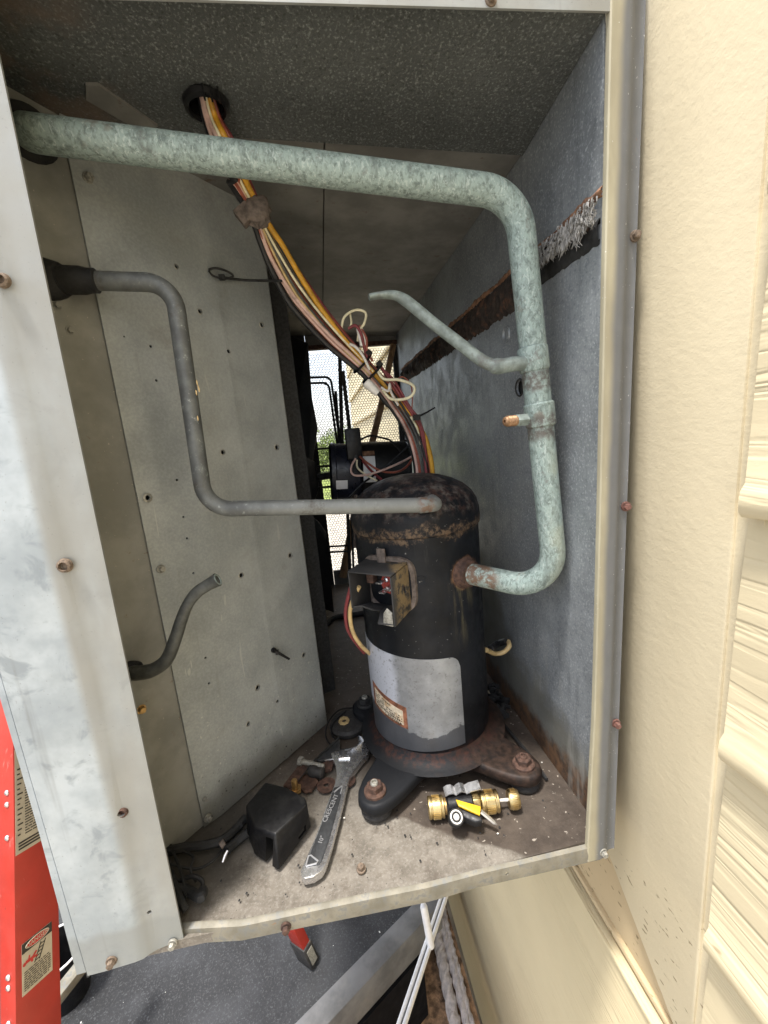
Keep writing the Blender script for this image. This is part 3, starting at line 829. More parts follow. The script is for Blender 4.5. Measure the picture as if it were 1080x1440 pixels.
# divider: bent sheet on the left, with a swaged near edge
def dpt(s, off, z): p = DIV_P + DIV_U * s + DIV_N * off; return Vector((p.x, p.y, z))
SL = 0.2655
prof = [(0, -0.0045), (0.026, 0.0), (0.03, 0.0), (0.15, 0.0), (0.16, 0.0012), (0.17, 0.0), (SL - 0.004, 0.0), (SL, -0.003), (SL + 0.001, -0.03)]
back = [(s, o - 0.002) for s, o in prof[:-2]] + [(SL - 0.0022, -0.005), (SL - 0.0012, -0.03)]
poly = [dpt(s, o, 0.0) for s, o in prof] + [dpt(s, o, 0.0) for s, o in reversed(back)]
div = MB().prism(poly, (0, 0, 0.938)).build('divider_panel', MT['div'], cab, ang=20)
holes = [(248, 375, 1), (281, 438, 1.1), (368, 457, 1.1), (321, 494, 1), (175, 473, .5), (212, 487, .8), (220, 535, .8), (313, 636, 1.2), (389, 629, 1.2), (208, 700, 1.7), (249, 675, .8), (258, 727, .7), (263, 757, .7), (272, 806, .7), (339, 809, 1.3), (408, 781, 1.2),
         (289, 925, .8), (294, 961, .8), (362, 967, 1.4), (390, 986, 1), (427, 921, 1.2), (349, 1018, 1.2), (334, 1143, .9)]
pegs = MB()
for px, py, k in holes:
    p = dv(px, py); r = 0.0026 * k * (0.75 + 0.55 * (p.y - 0.14) / 0.2)
    pegs.lathe(p + DIV_N * 0.05, -DIV_N, [(0, r), (0.1, r)], 12)
cut(div, pegs)
for px, py, k in holes:
    if k >= 1:
        p = dv(px, py); r = 0.0026 * k * (0.75 + 0.55 * (p.y - 0.14) / 0.2)
        MB().lathe(p - DIV_N * 0.0004, DIV_N, [(0, r * 1.75), (0.0006, r * 1.35), (0.0011, r * 1.04), (0.0002, r * 1.0)], 12, False, False).build('hole_burr', MT['screwgrey'], cab)
poly = [dpt(0.012, -0.0085, 0), dpt(-0.142, -0.0085, 0), dpt(-0.142, -0.0105, 0), dpt(0.012, -0.0105, 0)]
MB().prism(poly, (0, 0, 0.942)).build('corner_panel', MT['recess'], cab)
MB().box((0.05, 0.36, 0.47), (0.30, 0.004, 0.9), u=(1, 0.4, 0), v=(-0.4, 1, 0)).build('coil_end_plate', MT['coil'], cab)

# hex screws, each a part
def screw(P, n, r, mat, parent=cab, washer=1.0):
    n = Vector(n).normalized(); P = Vector(P)
    m = MB()
    m.lathe(P - n * 0.0008, n, [(0, r * washer), (r * 0.32, r * washer), (r * 0.42, r * 0.92 * washer)], 18)
    rr = r * 0.72
    m.lathe(P + n * r * 0.40, n, [(0, rr), (r * 0.62, rr), (r * 0.78, rr * 0.86)], 6)
    m.lathe(P + n * (r * 1.172), n, [(0, rr * 0.55), (0.0002, rr * 0.5)], 10)
    return m.build('screw', mat, parent, ang=30)
F = (0, -1, 0)
screw(fx(157, 1351, -0.003), (0.15, -1, 0.1), 0.0058, MT['rustlight'])
screw(fx(243, 1326, 0.004), F, 0.0052, MT['screwgrey'])
screw(fx(402, 1303, -0.0005), (0.1, -1, 0), 0.0062, MT['rust'])
screw(fx(848, 1198, 0.001), F, 0.0055, MT['screwgrey'])
screw(fx(866, 1017, 0.008), (-0.15, -1, 0), 0.0058, MT['screwred'])
screw(fx(880, 712, 0.008), (-0.2, -1, 0), 0.0056, MT['screwred'])
screw(fx(893, 332, 0.008), (-0.25, -1, 0), 0.0056, MT['rustlight'])
screw(fx(690, 0, 0.001), F, 0.0055, MT['rustlight'])
screw(fl(508, 1222, 0.0), (0, -0.2, 1), 0.0062, MT['rustlight'])
screw(dv(124, 251, -0.003), DIV_N, 0.0062, MT['screwgrey'])
screw(dv(226, 800, -0.003), DIV_N, 0.0058, MT['screwgrey'])
screw(dv(292, 1150, -0.001), DIV_N, 0.0058, MT['screwgrey'])
screw(dv(288, 1124, -0.001), DIV_N, 0.0034, MT['recess'])
screw(dv(198, 997, -0.010), DIV_N, 0.0064, MT['brassdull'])
for px, py in ((80, 430), (86, 520), (98, 465)):
    screw(dv(px, py, -0.009), DIV_N, 0.0045, MT['recess'])
# boots where the three tubes go through the corner panel
for px, py, r in ((38, 186, 0.024), (70, 393, 0.0185), (180, 945, 0.0115)):
    p = dv(px, py, -0.008)
    MB().lathe(p - DIV_N * 0.004, (1, -0.12, 0.0) if px > 60 else DIV_N, [(-0.03, r * 1.35), (0.0, r * 1.25), (0.012, r), (0.016, r * 0.9), (0.016, r * 0.6)], 22, True, True).build('tube_boot', MT['boot'], cab)

# back of the cabinet with its perforated guard
YB = 1.15
m = MB()
m.box((0.048, YB, 0.46), (0.32, 0.004, 0.96))
m.build('back_panel', MT['coil'], cab)
MB().box((0.370, YB - 0.004, 0.895), (0.322, 0.012, 0.056)).build('back_rail', MT['ceil2'], cab)
MB().box((0.370, YB - 0.004, 0.028), (0.322, 0.012, 0.055)).build('back_rail', MT['ceil2'], cab)
MB().box((0.522, YB - 0.012, 0.46), (0.017, 0.012, 0.81)).build('back_post', MT['dark'], cab)
MB().box((0.36, YB - 0.03, 0.872), (0.34, 0.006, 0.014)).build('back_angle', MT['rust'], cab)
pit = 0.0100; rh = 0.0047; vs = []; fs = []
gx0, gx1, gz0, gz1 = 0.208, 0.530, 0.056, 0.868
ny = int((gz1 - gz0) / (pit * 0.866)); nx = int((gx1 - gx0) / pit)
HEX = [(math.cos(math.pi / 6 + k * math.pi / 3), math.sin(math.pi / 6 + k * math.pi / 3)) for k in range(6)]
for j in range(ny):
    for i in range(nx):
        cx = gx0 + (i + 0.5 + 0.5 * (j % 2)) * pit; cz = gz0 + (j + 0.5) * pit * 0.866
        k = len(vs)
        R0 = pit / math.sqrt(3)
        vs += [(cx + a * R0, YB, cz + b * R0) for a, b in HEX] + [(cx + a * rh, YB, cz + b * rh) for a, b in HEX]
        fs += [(k + q, k + (q + 1) % 6, k + 6 + (q + 1) % 6, k + 6 + q) for q in range(6)]
gr = MB().add(vs, fs).build('perforated_guard', MT['guard'], cab, smooth=False)
gr['kind'] = 'stuff'

# =================================================================== THE COMPRESSOR
comp = thing('compressor', 'black upright scroll compressor with a rusty dome and a peeling silver label', 'compressor', (CX, CY, 0))
prof = [(0.036, 0.094), (0.040, 0.1005), (0.046, 0.102), (0.22, 0.102), (0.398, 0.102), (0.4005, 0.1045), (0.409, 0.1052), (0.424, 0.1046), (0.437, 0.1015), (0.450, 0.094), (0.461, 0.082), (0.470, 0.066), (0.477, 0.047), (0.481, 0.025), (0.482, 0.002)]
MB().lathe((CX, CY, 0), (0, 0, 1), prof, 72).build('shell', MT['shell'], comp, ang=30)
feet = [(0.240, 0.117), (0.470, 0.110), (0.247, 0.327), (0.480, 0.350)]
poly = []
for i in range(120):
    th = 2 * math.pi * i / 120; r = 0.106
    for fxx, fyy in feet:
        d = Vector((fxx - CX, fyy - CY)); dl = d.length; da = (th - math.atan2(d.y, d.x) + math.pi) % (2 * math.pi) - math.pi
        lat = dl * math.sin(da)
        if abs(da) < 1.2:
            t = math.exp(-(abs(da) / 0.27) ** 2.6)
            r = max(r, 0.106 + (dl + 0.026 - 0.106) * t)
    poly.append(Vector((CX + r * math.cos(th), CY + r * math.sin(th), 0.0125)))
MB().prism(poly, (0, 0, 0.0195)).build('foot_plate', MT['plate'], comp, bevel=0.006, segs=3, bang=50)
MB().lathe((CX, CY, 0.0312), (0, 0, 1), [(0, 0.128), (0.002, 0.122), (0.005, 0.112), (0.012, 0.104), (0.020, 0.1015)], 64, False, False).build('skirt', MT['plate'], comp)
for i, (ax_, ay_) in enumerate(feet):
    gb = MB().lathe((ax_, ay_, 0), (0, 0, 1), [(0, 0.0215), (0.003, 0.0235), (0.0075, 0.0238), (0.0095, 0.0222), (0.0125, 0.0225)], 28).build('rubber_foot', MT['rubber'], comp, ang=50)
    mm = [MT['rust'], MT['rust'], MT['dark'], MT['rust']][i]
    b_ = MB().lathe((ax_, ay_, 0.0315), (0, 0, 1), [(0, 0.0165), (0.004, 0.0165), (0.0055, 0.0150)], 22)
    b_.lathe((ax_, ay_, 0.037), (0, 0, 1), [(0, 0.0118), (0.0075, 0.0118), (0.0088, 0.0105)], 6)
    bo = b_.build('mount_nut', mm, comp, ang=30)
    MB().lathe((ax_, ay_, 0.0453), (0, 0, 1), [(0, 0.0058), (0.003, 0.0058), (0.0042, 0.0048), (0.0042, 0.0034), (0.001, 0.003)], 14).build('bolt_end', MT['screwgrey'] if i in (0, 2) else MT['rust'], comp)

PORT = Vector((0.413, 0.159, 0.334)); PN = Vector((PORT.x - CX, PORT.y - CY, 0)).normalized()
MB().lathe(PORT - PN * 0.006, PN, [(0, 0.0255), (0.006, 0.0250), (0.0085, 0.0215), (0.011, 0.0205), (0.018, 0.0195)], 26).build('suction_port', MT['rust'], comp)
DT = Vector((0.371, 0.163, 0.450)); DN = Vector((0.06, -0.80, 0.60)).normalized()
MB().lathe(DT - DN * 0.014, DN, [(0, 0.034), (0.006, 0.0325), (0.010, 0.0285), (0.0125, 0.025), (0.0145, 0.021), (0.016, 0.0150)], 30, False, True).build('discharge_boss', MT['shell'], comp)

def sh(th, z, off): return Vector((CX + (CR + off) * math.cos(R(th)), CY + (CR + off) * math.sin(R(th)), z))
def patch(name, th0, th1, ztop, zbot, off, mat, n=40, mrows=10, thick=0.0006):
    vs = []; fs = []
    for o in (off, off - thick):
        for i in range(n + 1):
            th = th0 + (th1 - th0) * i / n
            for j in range(mrows + 1):
                vs.append(sh(th, zbot(i / n) + (ztop(i / n) - zbot(i / n)) * j / mrows, o))
    N = (n + 1) * (mrows + 1); w_ = mrows + 1
    for i in range(n):
        for j in range(mrows):
            a_ = i * w_ + j; fs.append((a_, a_ + w_, a_ + w_ + 1, a_ + 1)); fs.append((a_ + N, a_ + N + 1, a_ + N + w_ + 1, a_ + N + w_))
    for i in range(n):
        for j in (0, mrows):
            a_ = i * w_ + j; fs.append((a_, a_ + w_, a_ + w_ + N, a_ + N))
    for j in range(mrows):
        for i in (0, n):
            a_ = i * w_ + j; fs.append((a_, a_ + 1, a_ + 1 + N, a_ + N))
    return MB().add(vs, fs).build(name, mat, comp, ang=40)
def corner(t, r): return 0 if t < 1 - r else (1 - math.sqrt(max(0, 1 - ((t - 1 + r) / r) ** 2)))
patch('foil_label', -182, -72.5, lambda t: 0.221 - 0.013 * t - 0.018 * corner(t, 0.09), lambda t: 0.048 + 0.009 * t, 0.0009, MT['silver'], 60)
patch('label_border', -167, -123.5, lambda t: 0.146 - 0.018 * t, lambda t: 0.104 - 0.014 * t, 0.0015, MT['label_rust'], 24, 6)
patch('label_paper', -162, -127, lambda t: 0.138 - 0.017 * t, lambda t: 0.109 - 0.013 * t, 0.0020, MT['label_paper'], 24, 6)
m = MB(); rnd = random.Random(4)
for line in range(6):
    t = 0.04
    while t < 0.95:
        w_ = rnd.uniform(0.015, 0.06)
        if rnd.random() < 0.8 and not (line < 2 and t > 0.6):
            zt = 0.1345 - line * 0.0042 - 0.0155 * t
            a0, a1 = -162 + 35 * t, -162 + 35 * min(0.96, t + w_)
            m.add([sh(a0, zt, 0.0023), sh(a1, zt - 0.015 * w_, 0.0023), sh(a1, zt - 0.002 - 0.015 * w_, 0.0023), sh(a0, zt - 0.002, 0.0023)], [(0, 1, 2, 3)])
        t += w_ + rnd.uniform(0.008, 0.02)
for k in range(16):
    a0 = -160 + k * 1.9; zt = 0.1125 - 0.013 * (k / 17)
    m.add([sh(a0, zt, 0.0023), sh(a0 + rnd.uniform(0.4, 1.1), zt, 0.0023), sh(a0 + 0.7, zt + 0.0045, 0.0023), sh(a0, zt + 0.0045, 0.0023)], [(0, 1, 2, 3)])
m.build('label_print', MT['stickerblack'], comp, smooth=False)
# weld scar and dimples on the shell
MB().lathe(sh(-101, 0.336, -0.001), Vector((math.cos(R(-101)), math.sin(R(-101)), 0)), [(0, 0.008), (0.0016, 0.0075), (0.0018, 0.006), (0.0009, 0.0045)], 18).build('weld_dimple', MT['shell'], comp)

# terminal box
TB = Vector((-0.64, -0.768, 0)); TU = Vector((0.768, -0.64, 0)); TZ = Vector((0, 0, 1))
TC = Vector((CX, CY, 0.331)) + TB * 0.098
def tb(u, n, z): return TC + TU * u + TB * n + TZ * z
tbox = MB()
Wd, Hh, D0, D1, th = 0.036, 0.036, 0.003, 0.052, 0.0022
tbox.prism([tb(-Wd, D0, Hh), tb(Wd, D0, Hh), tb(Wd, D1, Hh - 0.004), tb(-Wd, D1, Hh - 0.004)], TZ * -th)                       # top
tbox.build('box_top', MT['box'], comp, bevel=0.0008)
MB().prism([tb(-Wd, D0, -Hh), tb(-Wd, D1, -Hh + 0.012), tb(-Wd, D1, Hh - 0.007), tb(-Wd, D0, Hh - 0.003)], TU * th).build('box_side', MT['box'], comp, bevel=0.0006)
sd = MB().prism([tb(Wd - th, D0, -Hh), tb(Wd - th, D1, -Hh - 0.006), tb(Wd - th, D1, Hh - 0.007), tb(Wd - th, D0, Hh - 0.003)], TU * th).build('box_side', MT['box'], comp, bevel=0.0006)
pg = MB(); pg.box(tb(Wd, 0.017, 0.0), (0.02, 0.006, 0.013), u=TU, v=TB); cut(sd, pg)
MB().prism([tb(-Wd, D0, -Hh), tb(-0.004, D0, -Hh), tb(-0.004, 0.024, -Hh - 0.001), tb(-0.012, 0.038, -Hh + 0.006), tb(-0.026, 0.040, -Hh + 0.010), tb(-Wd, D1, -Hh + 0.012)], TZ * th).build('box_bottom', MT['box'], comp, bevel=0.0005)
MB().prism([tb(-0.004, D0, -Hh), tb(Wd - 0.003, D0, -Hh), tb(Wd - 0.003, D1 - 0.004, -Hh - 0.006), tb(0.006, D1 - 0.002, -Hh - 0.008), tb(-0.004, 0.026, -Hh - 0.001)], TZ * th).build('box_flap', MT['box'], comp, bevel=0.0005)
MB().prism([tb(0.014, D1 - 0.006, -Hh - 0.008), tb(0.030, D1 - 0.006, -Hh - 0.008), tb(0.030, D1 - 0.006, -Hh + 0.012), tb(0.022, D1 - 0.006, -Hh + 0.018), tb(0.016, D1 - 0.006, -Hh + 0.010)], TB * th).build('box_tab', MT['screwgrey'], comp, bevel=0.0004)
# rim plate against the shell, built from a rounded frame
rim = []
for i in range(40):
    a_ = 2 * math.pi * i / 40; c_, s_ = math.cos(a_), math.sin(a_)
    u_ = 0.044 * (abs(c_) ** 0.5) * (1 if c_ > 0 else -1); z_ = 0.043 * (abs(s_) ** 0.5) * (1 if s_ > 0 else -1)
    ang_ = math.asin(u_ / CR); rim.append((u_, CR * math.cos(ang_) - 0.098 , z_))
vs = [tb(u_, n_ - 0.001, z_) for u_, n_, z_ in rim] + [tb(u_, n_ + 0.006, z_) for u_, n_, z_ in rim] + [tb(u_ * 0.86, n_ + 0.007, z_ * 0.86) for u_, n_, z_ in rim] + [tb(u_ * 0.80, n_ + 0.002, z_ * 0.80) for u_, n_, z_ in rim]
fs = [(40 * j + i, 40 * j + (i + 1) % 40, 40 * (j + 1) + (i + 1) % 40, 40 * (j + 1) + i) for j in range(3) for i in range(40)]
MB().add(vs, fs).build('box_rim', MT['boxbrown'], comp, ang=50)
MB().box(tb(-0.002, 0.012, 0.045), (0.014, 0.003, 0.022), u=TU, v=TB).build('box_clip', MT['boxbrown'], comp, bevel=0.0006)
MB().lathe(tb(0.010, 0.004, 0.004), TB, [(0, 0.0185), (0.004, 0.0185), (0.006, 0.0165), (0.009, 0.016)], 24).build('terminal_plate', MT['redterm'], comp)
for du, dz in ((-0.006, 0.006), (0.006, -0.002), (-0.002, -0.008)):
    p_ = MB().lathe(tb(0.010 + du, 0.012, 0.004 + dz), TB, [(0, 0.0042), (0.004, 0.0036), (0.005, 0.0017), (0.016, 0.0017)], 10)
    p_.box(tb(0.010 + du - 0.003, 0.026, 0.004 + dz), (0.009, 0.011, 0.0022), u=TU, v=TB)
    p_.build('terminal_pin', MT['chrome'], comp)
MB().box(tb(-0.024, 0.010, 0.012), (0.012, 0.012, 0.02), u=TU, v=TB).build('spade_block', MT['rust'], comp, bevel=0.001)
# =================================================================== TUBES
suct = thing('suction_pipe', 'thick verdigris green copper pipe across the top and down to the compressor', 'pipe', (0.50, 0.08, 0.32))
g0 = dv(40, 184, -0.02)
g1 = dv(42, 187, 0.032)
gp = [g0, g1, fx(728, 273, 0.082), fx(783, 833, 0.080), PORT + PN * 0.004]
path = rounded(gp, [0.024, 0.052, 0.050], 12)
path = subdivide_line(path, 0.03)
MB().tube(path, 0.0161, 28).build('pipe_run', MT['verdigris'], suct, ang=60)
# brazed sleeves on the riser
for (ax_, ay_), (bx_, by_), r in (((748, 488), (752, 522), 0.0180), ((757, 566), (761, 600), 0.0184)):
    A_, B_ = fx(ax_, ay_, 0.081), fx(bx_, by_, 0.081)
    ax2 = (B_ - A_)
    MB().lathe(A_, ax2, [(0, 0.0167), (0.002, r), (ax2.length - 0.002, r), (ax2.length, 0.0167)], 26, False, False).build('brazed_sleeve', MT['verdigris'], suct)
# crimped process stub
sp = [(748, 510, .080), (722, 512, .076), (702, 515, .078), (688, 512, .081), (672, 503, .086), (650, 486, .093), (610, 455, .104), (580, 430, .112), (566, 420, .115), (553, 415, .117), (536, 415, .119), (519, 418, .120)]
sp = smooth_path([fx(*q[:2], q[2]) for q in sp], 4)
n = len(sp)
rr = []; ff = []
for i in range(n):
    t = i / (n - 1)
    r = 0.0088 if t < 0.16 else (0.0094 if t < 0.24 else 0.0078 - 0.0012 * t)
    rr.append(r); k = max(0, (t - 0.70) / 0.22); k = min(1, k)
    ff.append((1 + 0.25 * k, 1 - 0.42 * k))
MB().tube(sp, rr, 16, flat=ff).build('process_stub', MT['stubgreen'], suct, ang=60)
# service port with bare threads
v0, v1 = fx(752, 589, 0.066), fx(708, 593, 0.052)
vd = (v1 - v0).normalized(); L = (v1 - v0).length
MB().lathe(v0 + vd * L * 0.30, vd, [(0, 0.0078), (L * 0.30, 0.0078), (L * 0.33, 0.0068)], 6).build('port_hex', MT['stubgreen'], suct, ang=30)
pr = [(0, 0.0062)]
for k in range(6):
    pr += [(L * (0.03 + 0.045 * k), 0.0066), (L * (0.05 + 0.045 * k), 0.0057)]
pr += [(L * 0.31, 0.0056), (L * 0.34, 0.0046), (L * 0.35, 0.0022), (L * 0.30, 0.002)]
MB().lathe(v0 + vd * L * 0.62, vd, pr, 18).build('port_thread', MT['copperthread'], suct, ang=60)

disc = thing('discharge_pipe', 'slim dull grey pipe bending down from the left corner and across to the compressor dome', 'pipe', (0.075, 0.13, 0.47))
d0 = dv(66, 393, -0.012)
dp = [d0, fx(243, 398, 0.130), fx(289, 716, 0.130), fx(613, 710, 0.126), DT - DN * 0.004]
path = rounded(dp, [0.030, 0.034, 0.013], 10)
MB().tube(subdivide_line(path, 0.03), 0.0101, 20).build('pipe_run', MT['greytube'], disc, ang=60)
e = (fx(243, 398, 0.130) - d0).normalized(); LL = (fx(135, 395, 0.125) - d0).length
MB().lathe(d0, e, [(0, 0.0148), (LL * 0.72, 0.0146), (LL * 0.86, 0.0128), (LL, 0.0128), (LL * 1.03, 0.0102)], 22).build('swaged_sleeve', MT['boot'], disc)
MB().lathe(fx(588, 711, 0.1262), (1, 0.0, 0.0), [(0, 0.0101), (0.002, 0.0110), (0.012, 0.0111), (0.014, 0.0102)], 20, False, False).build('elbow_socket', MT['greytube'], disc)
for q in ((277, 538), (279, 545), (276, 552), (280, 548), (278, 588)):
    MB().sphere(fx(q[0], q[1], 0.1195), 0.0018, 8, 5, (0.5, 0.3, 1.8)).build('braze_fleck', MT['w_tan'], disc)

crp = thing('crimped_tube', 'short dark tube with crimped end, sticking out of the lower left corner', 'tube', (-0.045, 0.11, 0.28))
cp = [dv(176, 947, -0.012), fx(196, 946, .103), fx(215, 942, .100), fx(234, 928, .098), fx(246, 900, .098), fx(255, 872, .098), fx(264, 850, .098), fx(276, 834, .097), fx(290, 824, .096), fx(306, 815, .095)]
cp = smooth_path(cp, 4); n = len(cp); rr = []; ff = []
for i in range(n):
    t = i / (n - 1); k = min(1, max(0, (t - 0.66) / 0.10)); e2 = max(0, (t - 0.90) / 0.10)
    rr.append(0.0092 - 0.0026 * min(1, max(0, (t - 0.1) / 0.6)) + 0.0012 * e2); ff.append((1 - 0.30 * k + 0.3 * e2, 1 + 0.1 * k))
MB().tube(cp, rr, 16, flat=ff).build('tube_run', MT['stubgrey'], crp, ang=60)
MB().lathe(cp[-1] - (cp[-1] - cp[-2]).normalized() * 0.001, cp[-1] - cp[-2], [(0, 0.0072), (0.0018, 0.0076), (0.0018, 0.0056), (-0.002, 0.005)], 16).build('tube_lip', MT['stubgreen'], crp)

# =================================================================== WIRES
har = thing('wire_harness', 'bundle of orange, brown, pink and black wires dropping from the ceiling grommet behind the compressor', 'wires', (0.15, 0.10, 0.86))
VIEW = Vector((0.13, 0.97, -0.17)).normalized()
hp = [(289, 150, .086), (298, 172, .102), (314, 200, .128), (335, 248, .175), (362, 300, .215), (392, 360, .255), (425, 415, .285), (470, 470, .315), (517, 518, .335), (552, 560, .345), (578, 600, .352), (592, 640, .356), (597, 680, .36), (597, 740, .37)]
hp = hp[2:]
hpath = smooth_path([GR + Vector((-0.001, -0.004, 0.055)), GR + Vector((0.001, 0.0, 0.012)), GR + Vector((0.003, 0.012, -0.010))] + [fx(*q[:2], q[2]) for q in hp], 6)
def spread(i):
    t = i / (len(hpath) - 1) * 14
    tab = [0.60, 0.60, 0.65, 0.8, 0.85, 0.50, 1.1, 1.5, 1.35, 0.9, 1.0, 1.1, 1.15, 1.15, 1.15]
    k = int(min(t, 13.999)); return tab[k] + (tab[k + 1] - tab[k]) * (t - k)
W_ = [('black', -0.0185, 0.000, 0.0050, 0), ('redbrown', -0.0105, -0.001, 0.0044, 1), ('pink', -0.0050, -0.006, 0.0034, 2), ('redbrown', -0.002, 0.006, 0.0046, 3), ('grey', 0.0055, 0.004, 0.0036, 4),
      ('orange', 0.0035, -0.004, 0.0048, 5), ('black', 0.011, 0.006, 0.0040, 6), ('tan', 0.009, 0.001, 0.0028, 7), ('maroon', 0.0145, 0.000, 0.0026, 8),
      ('tan', -0.0075, -0.006, 0.0022, 9), ('pink', -0.013, -0.004, 0.0026, 10), ('cream', 0.0012, -0.0075, 0.0021, 11), ('black', 0.0075, -0.005, 0.0026, 12), ('grey', -0.0035, 0.0, 0.0028, 13), ('redbrown', 0.0115, -0.003, 0.0024, 14)]
for col, so, do, r, k in W_:
    rnd = random.Random(k * 13 + 1); ph = rnd.uniform(0, 6); pts = []
    for i, p in enumerate(hpath):
        t = (hpath[min(i + 1, len(hpath) - 1)] - hpath[max(i - 1, 0)]).normalized()
        side = t.cross(VIEW).normalized()
        if side.x < 0: side = -side
        s_ = spread(i); f = i / (len(hpath) - 1)
        cross = so
        if k in (2, 5): cross = so + (-0.012 if k == 5 else 0.010) * max(0, 1 - abs(f - 0.42) / 0.22) * -1
        if f > 0.72 and k == 5: cross = so + 0.012 * min(1, (f - 0.72) / 0.1)
        if f > 0.72 and k == 3: cross = so - 0.002
        if f > 0.72 and k == 0: cross = so + 0.003
        w_ = 0.0016 * math.sin(f * 9 + ph)
        pts.append(p + side * (cross * s_ * 0.82 + w_) + VIEW * (do * s_ + 0.0012 * math.cos(f * 7 + ph)))
    if k in (2, 7, 9, 11): pts = pts[:int(len(pts) * 0.66)]
    nn = len(pts); r = [r * (0.66 + 0.34 * min(1, q / (len(hpath) * 0.7))) for q in range(nn)]
    MB().tube(pts, r, 8).build('wire', MT['w_' + col], har, ang=70)
def wire(col, pts, r=0.0022, parent=har, n=6):
    return MB().tube(smooth_path([fx(*q[:2], q[2]) for q in pts], n), r, 8).build('wire', MT['w_' + col], parent, ang=70)
wire('cream', [(480, 465, .32), (484, 446, .315), (500, 436, .31), (514, 440, .31), (512, 455, .315), (505, 465, .32), (503, 480, .325)], 0.0021)
wire('cream', [(492, 440, .32), (494, 455, .318), (490, 462, .32)], 0.0018)
wire('maroon', [(490, 462, .32), (500, 458, .315), (508, 470, .315), (513, 492, .32), (520, 512, .325)], 0.0026)
wire('redbrown', [(505, 458, .32), (515, 475, .318), (516, 492, .32), (524, 508, .325)], 0.0022)
wire('white', [(492, 484, .312), (500, 488, .308), (510, 500, .306), (520, 520, .308)], 0.0024)
wire('cream', [(530, 520, .325), (540, 533, .32), (560, 534, .315), (578, 540, .315), (583, 548, .318), (577, 558, .32), (562, 562, .322), (548, 560, .324), (538, 548, .326)], 0.0026)
wire('white', [(536, 545, .325), (546, 550, .32), (548, 540, .322), (550, 552, .324), (560, 570, .33)], 0.0022)
wire('maroon', [(535, 515, .335), (552, 540, .338), (568, 565, .34), (582, 585, .342), (592, 605, .345), (597, 640, .35), (600, 670, .35)], 0.0030)
wire('maroon', [(542, 522, .338), (556, 538, .338), (576, 572, .34), (588, 588, .34), (596, 612, .345), (600, 650, .35)], 0.0024)
wire('cream', [(578, 586, .34), (586, 602, .345), (592, 625, .348)], 0.0022)
wire('redbrown', [(557, 535, .34), (566, 530, .34), (577, 540, .34), (580, 560, .34), (578, 585, .342)], 0.0012)
def band(i, rad, w, mat='plastic', tail=None):
    p = hpath[i]; t = (hpath[i + 1] - hpath[i - 1]).normalized()
    u = t.cross(VIEW).normalized()
    if u.x < 0: u = -u
    v = t.cross(u).normalized()
    loop = [p + u * rad * math.cos(a) + v * rad * 0.72 * math.sin(a) for a in [2 * math.pi * q / 20 for q in range(21)]]
    m = MB().tube(loop, w, 6)
    hd = p + u * rad * 0.8 - VIEW * rad * 0.5
    m.box(hd, (0.009, 0.007, 0.008), u=u, v=VIEW, w=t)
    if tail: m.tube([hd, hd + Vector(tail)], [w, w * 0.7], 6)
    m.build('cable_tie', MT[mat], har)
nh = len(hpath)
def near(px, py):
    best = 0; bd = 1e9
    for i, p in enumerate(hpath):
        d = p - CAM_POS; x = 540 + FOC * d.dot(r0) / d.dot(r2); y = 720 + FOC * d.dot(r1) / d.dot(r2)
        if (x - px) ** 2 + (y - py) ** 2 < bd: bd = (x - px) ** 2 + (y - py) ** 2; best = i
    return best
band(near(512, 512), 0.0215, 0.0022); band(near(522, 524), 0.0225, 0.0022)
hd = fx(586, 587, .335)
MB().box(hd, (0.012, 0.008, 0.010)).tube([hd, fx(600, 580, .33), fx(612, 573, .325)], [0.0022, 0.0018, 0.0015], 6).build('cable_tie', MT['plastic'], har)
# crumpled tape round the bundle
m = MB(); rnd = random.Random(9); P = fx(361, 297, .205)
m.sphere(P, 0.0185, 16, 10, (1.0, 0.8, 1.05)); m.V = [P + (v - P) * rnd.uniform(0.86, 1.15) for v in m.V]
m.box(P + Vector((-0.015, -0.004, -0.006)), (0.02, 0.014, 0.02), u=(1, 0, 0.7), w=(-0.7, 0, 1))
m.build('tape_wrap', MT['boxbrown'], har, ang=30, bevel=0.001)
# wire connectors
c0, c1 = fx(514, 537, .300), fx(531, 553, .302)
MB().lathe(c0, c1 - c0, [(0, 0.0062), (0.002, 0.0078), ((c1 - c0).length * 0.6, 0.0075), ((c1 - c0).length, 0.0058)], 14).build('wire_connector', MT['whiteplastic'], har)
MB().box(fx(508, 474, .322), (0.011, 0.009, 0.030), u=(1, 0, 0.15), w=(-0.15, 0, 1)).build('wire_connector', MT['whiteplastic'], har, bevel=0.001)

# tie anchored in the divider, reaching to the bundle
ct = thing('cable_tie', 'long grey cable tie looped through the divider near the top of the wires', 'cable tie', tuple(dv(310, 386, 0.004)))
z0 = dv(312, 390, 0.008)
m = MB(); m.box(z0, (0.008, 0.006, 0.007)); m.tube(smooth_path([z0, dv(345, 394, 0.012), fx(396, 395, .245)], 5), 0.0019, 6)
m.build('strap', MT['dark'], ct)
lp = [dv(294, 379, 0.003), dv(303, 377, 0.012), dv(318, 381, 0.012), dv(328, 388, 0.012), dv(316, 392, 0.010), dv(300, 388, 0.008), dv(294, 381, 0.004)]
MB().tube(smooth_path(lp, 4), 0.0016, 6).build('loop', MT['dark'], ct)
st = thing('push_mount', 'short black cable stud poking out of the lower divider', 'cable tie', tuple(dv(384, 914)))
q0, q1 = dv(384, 914, 0.002), dv(407, 927, 0.016)
m = MB(); m.lathe(q0, DIV_N, [(0, 0.0045), (0.004, 0.0042)], 12); m.tube([q0, q0.lerp(q1, 0.3), q1], [0.0032, 0.0026, 0.0020], 8); m.box(q0.lerp(q1, 0.25), (0.005, 0.007, 0.006))
m.build('stud', MT['plastic'], st)

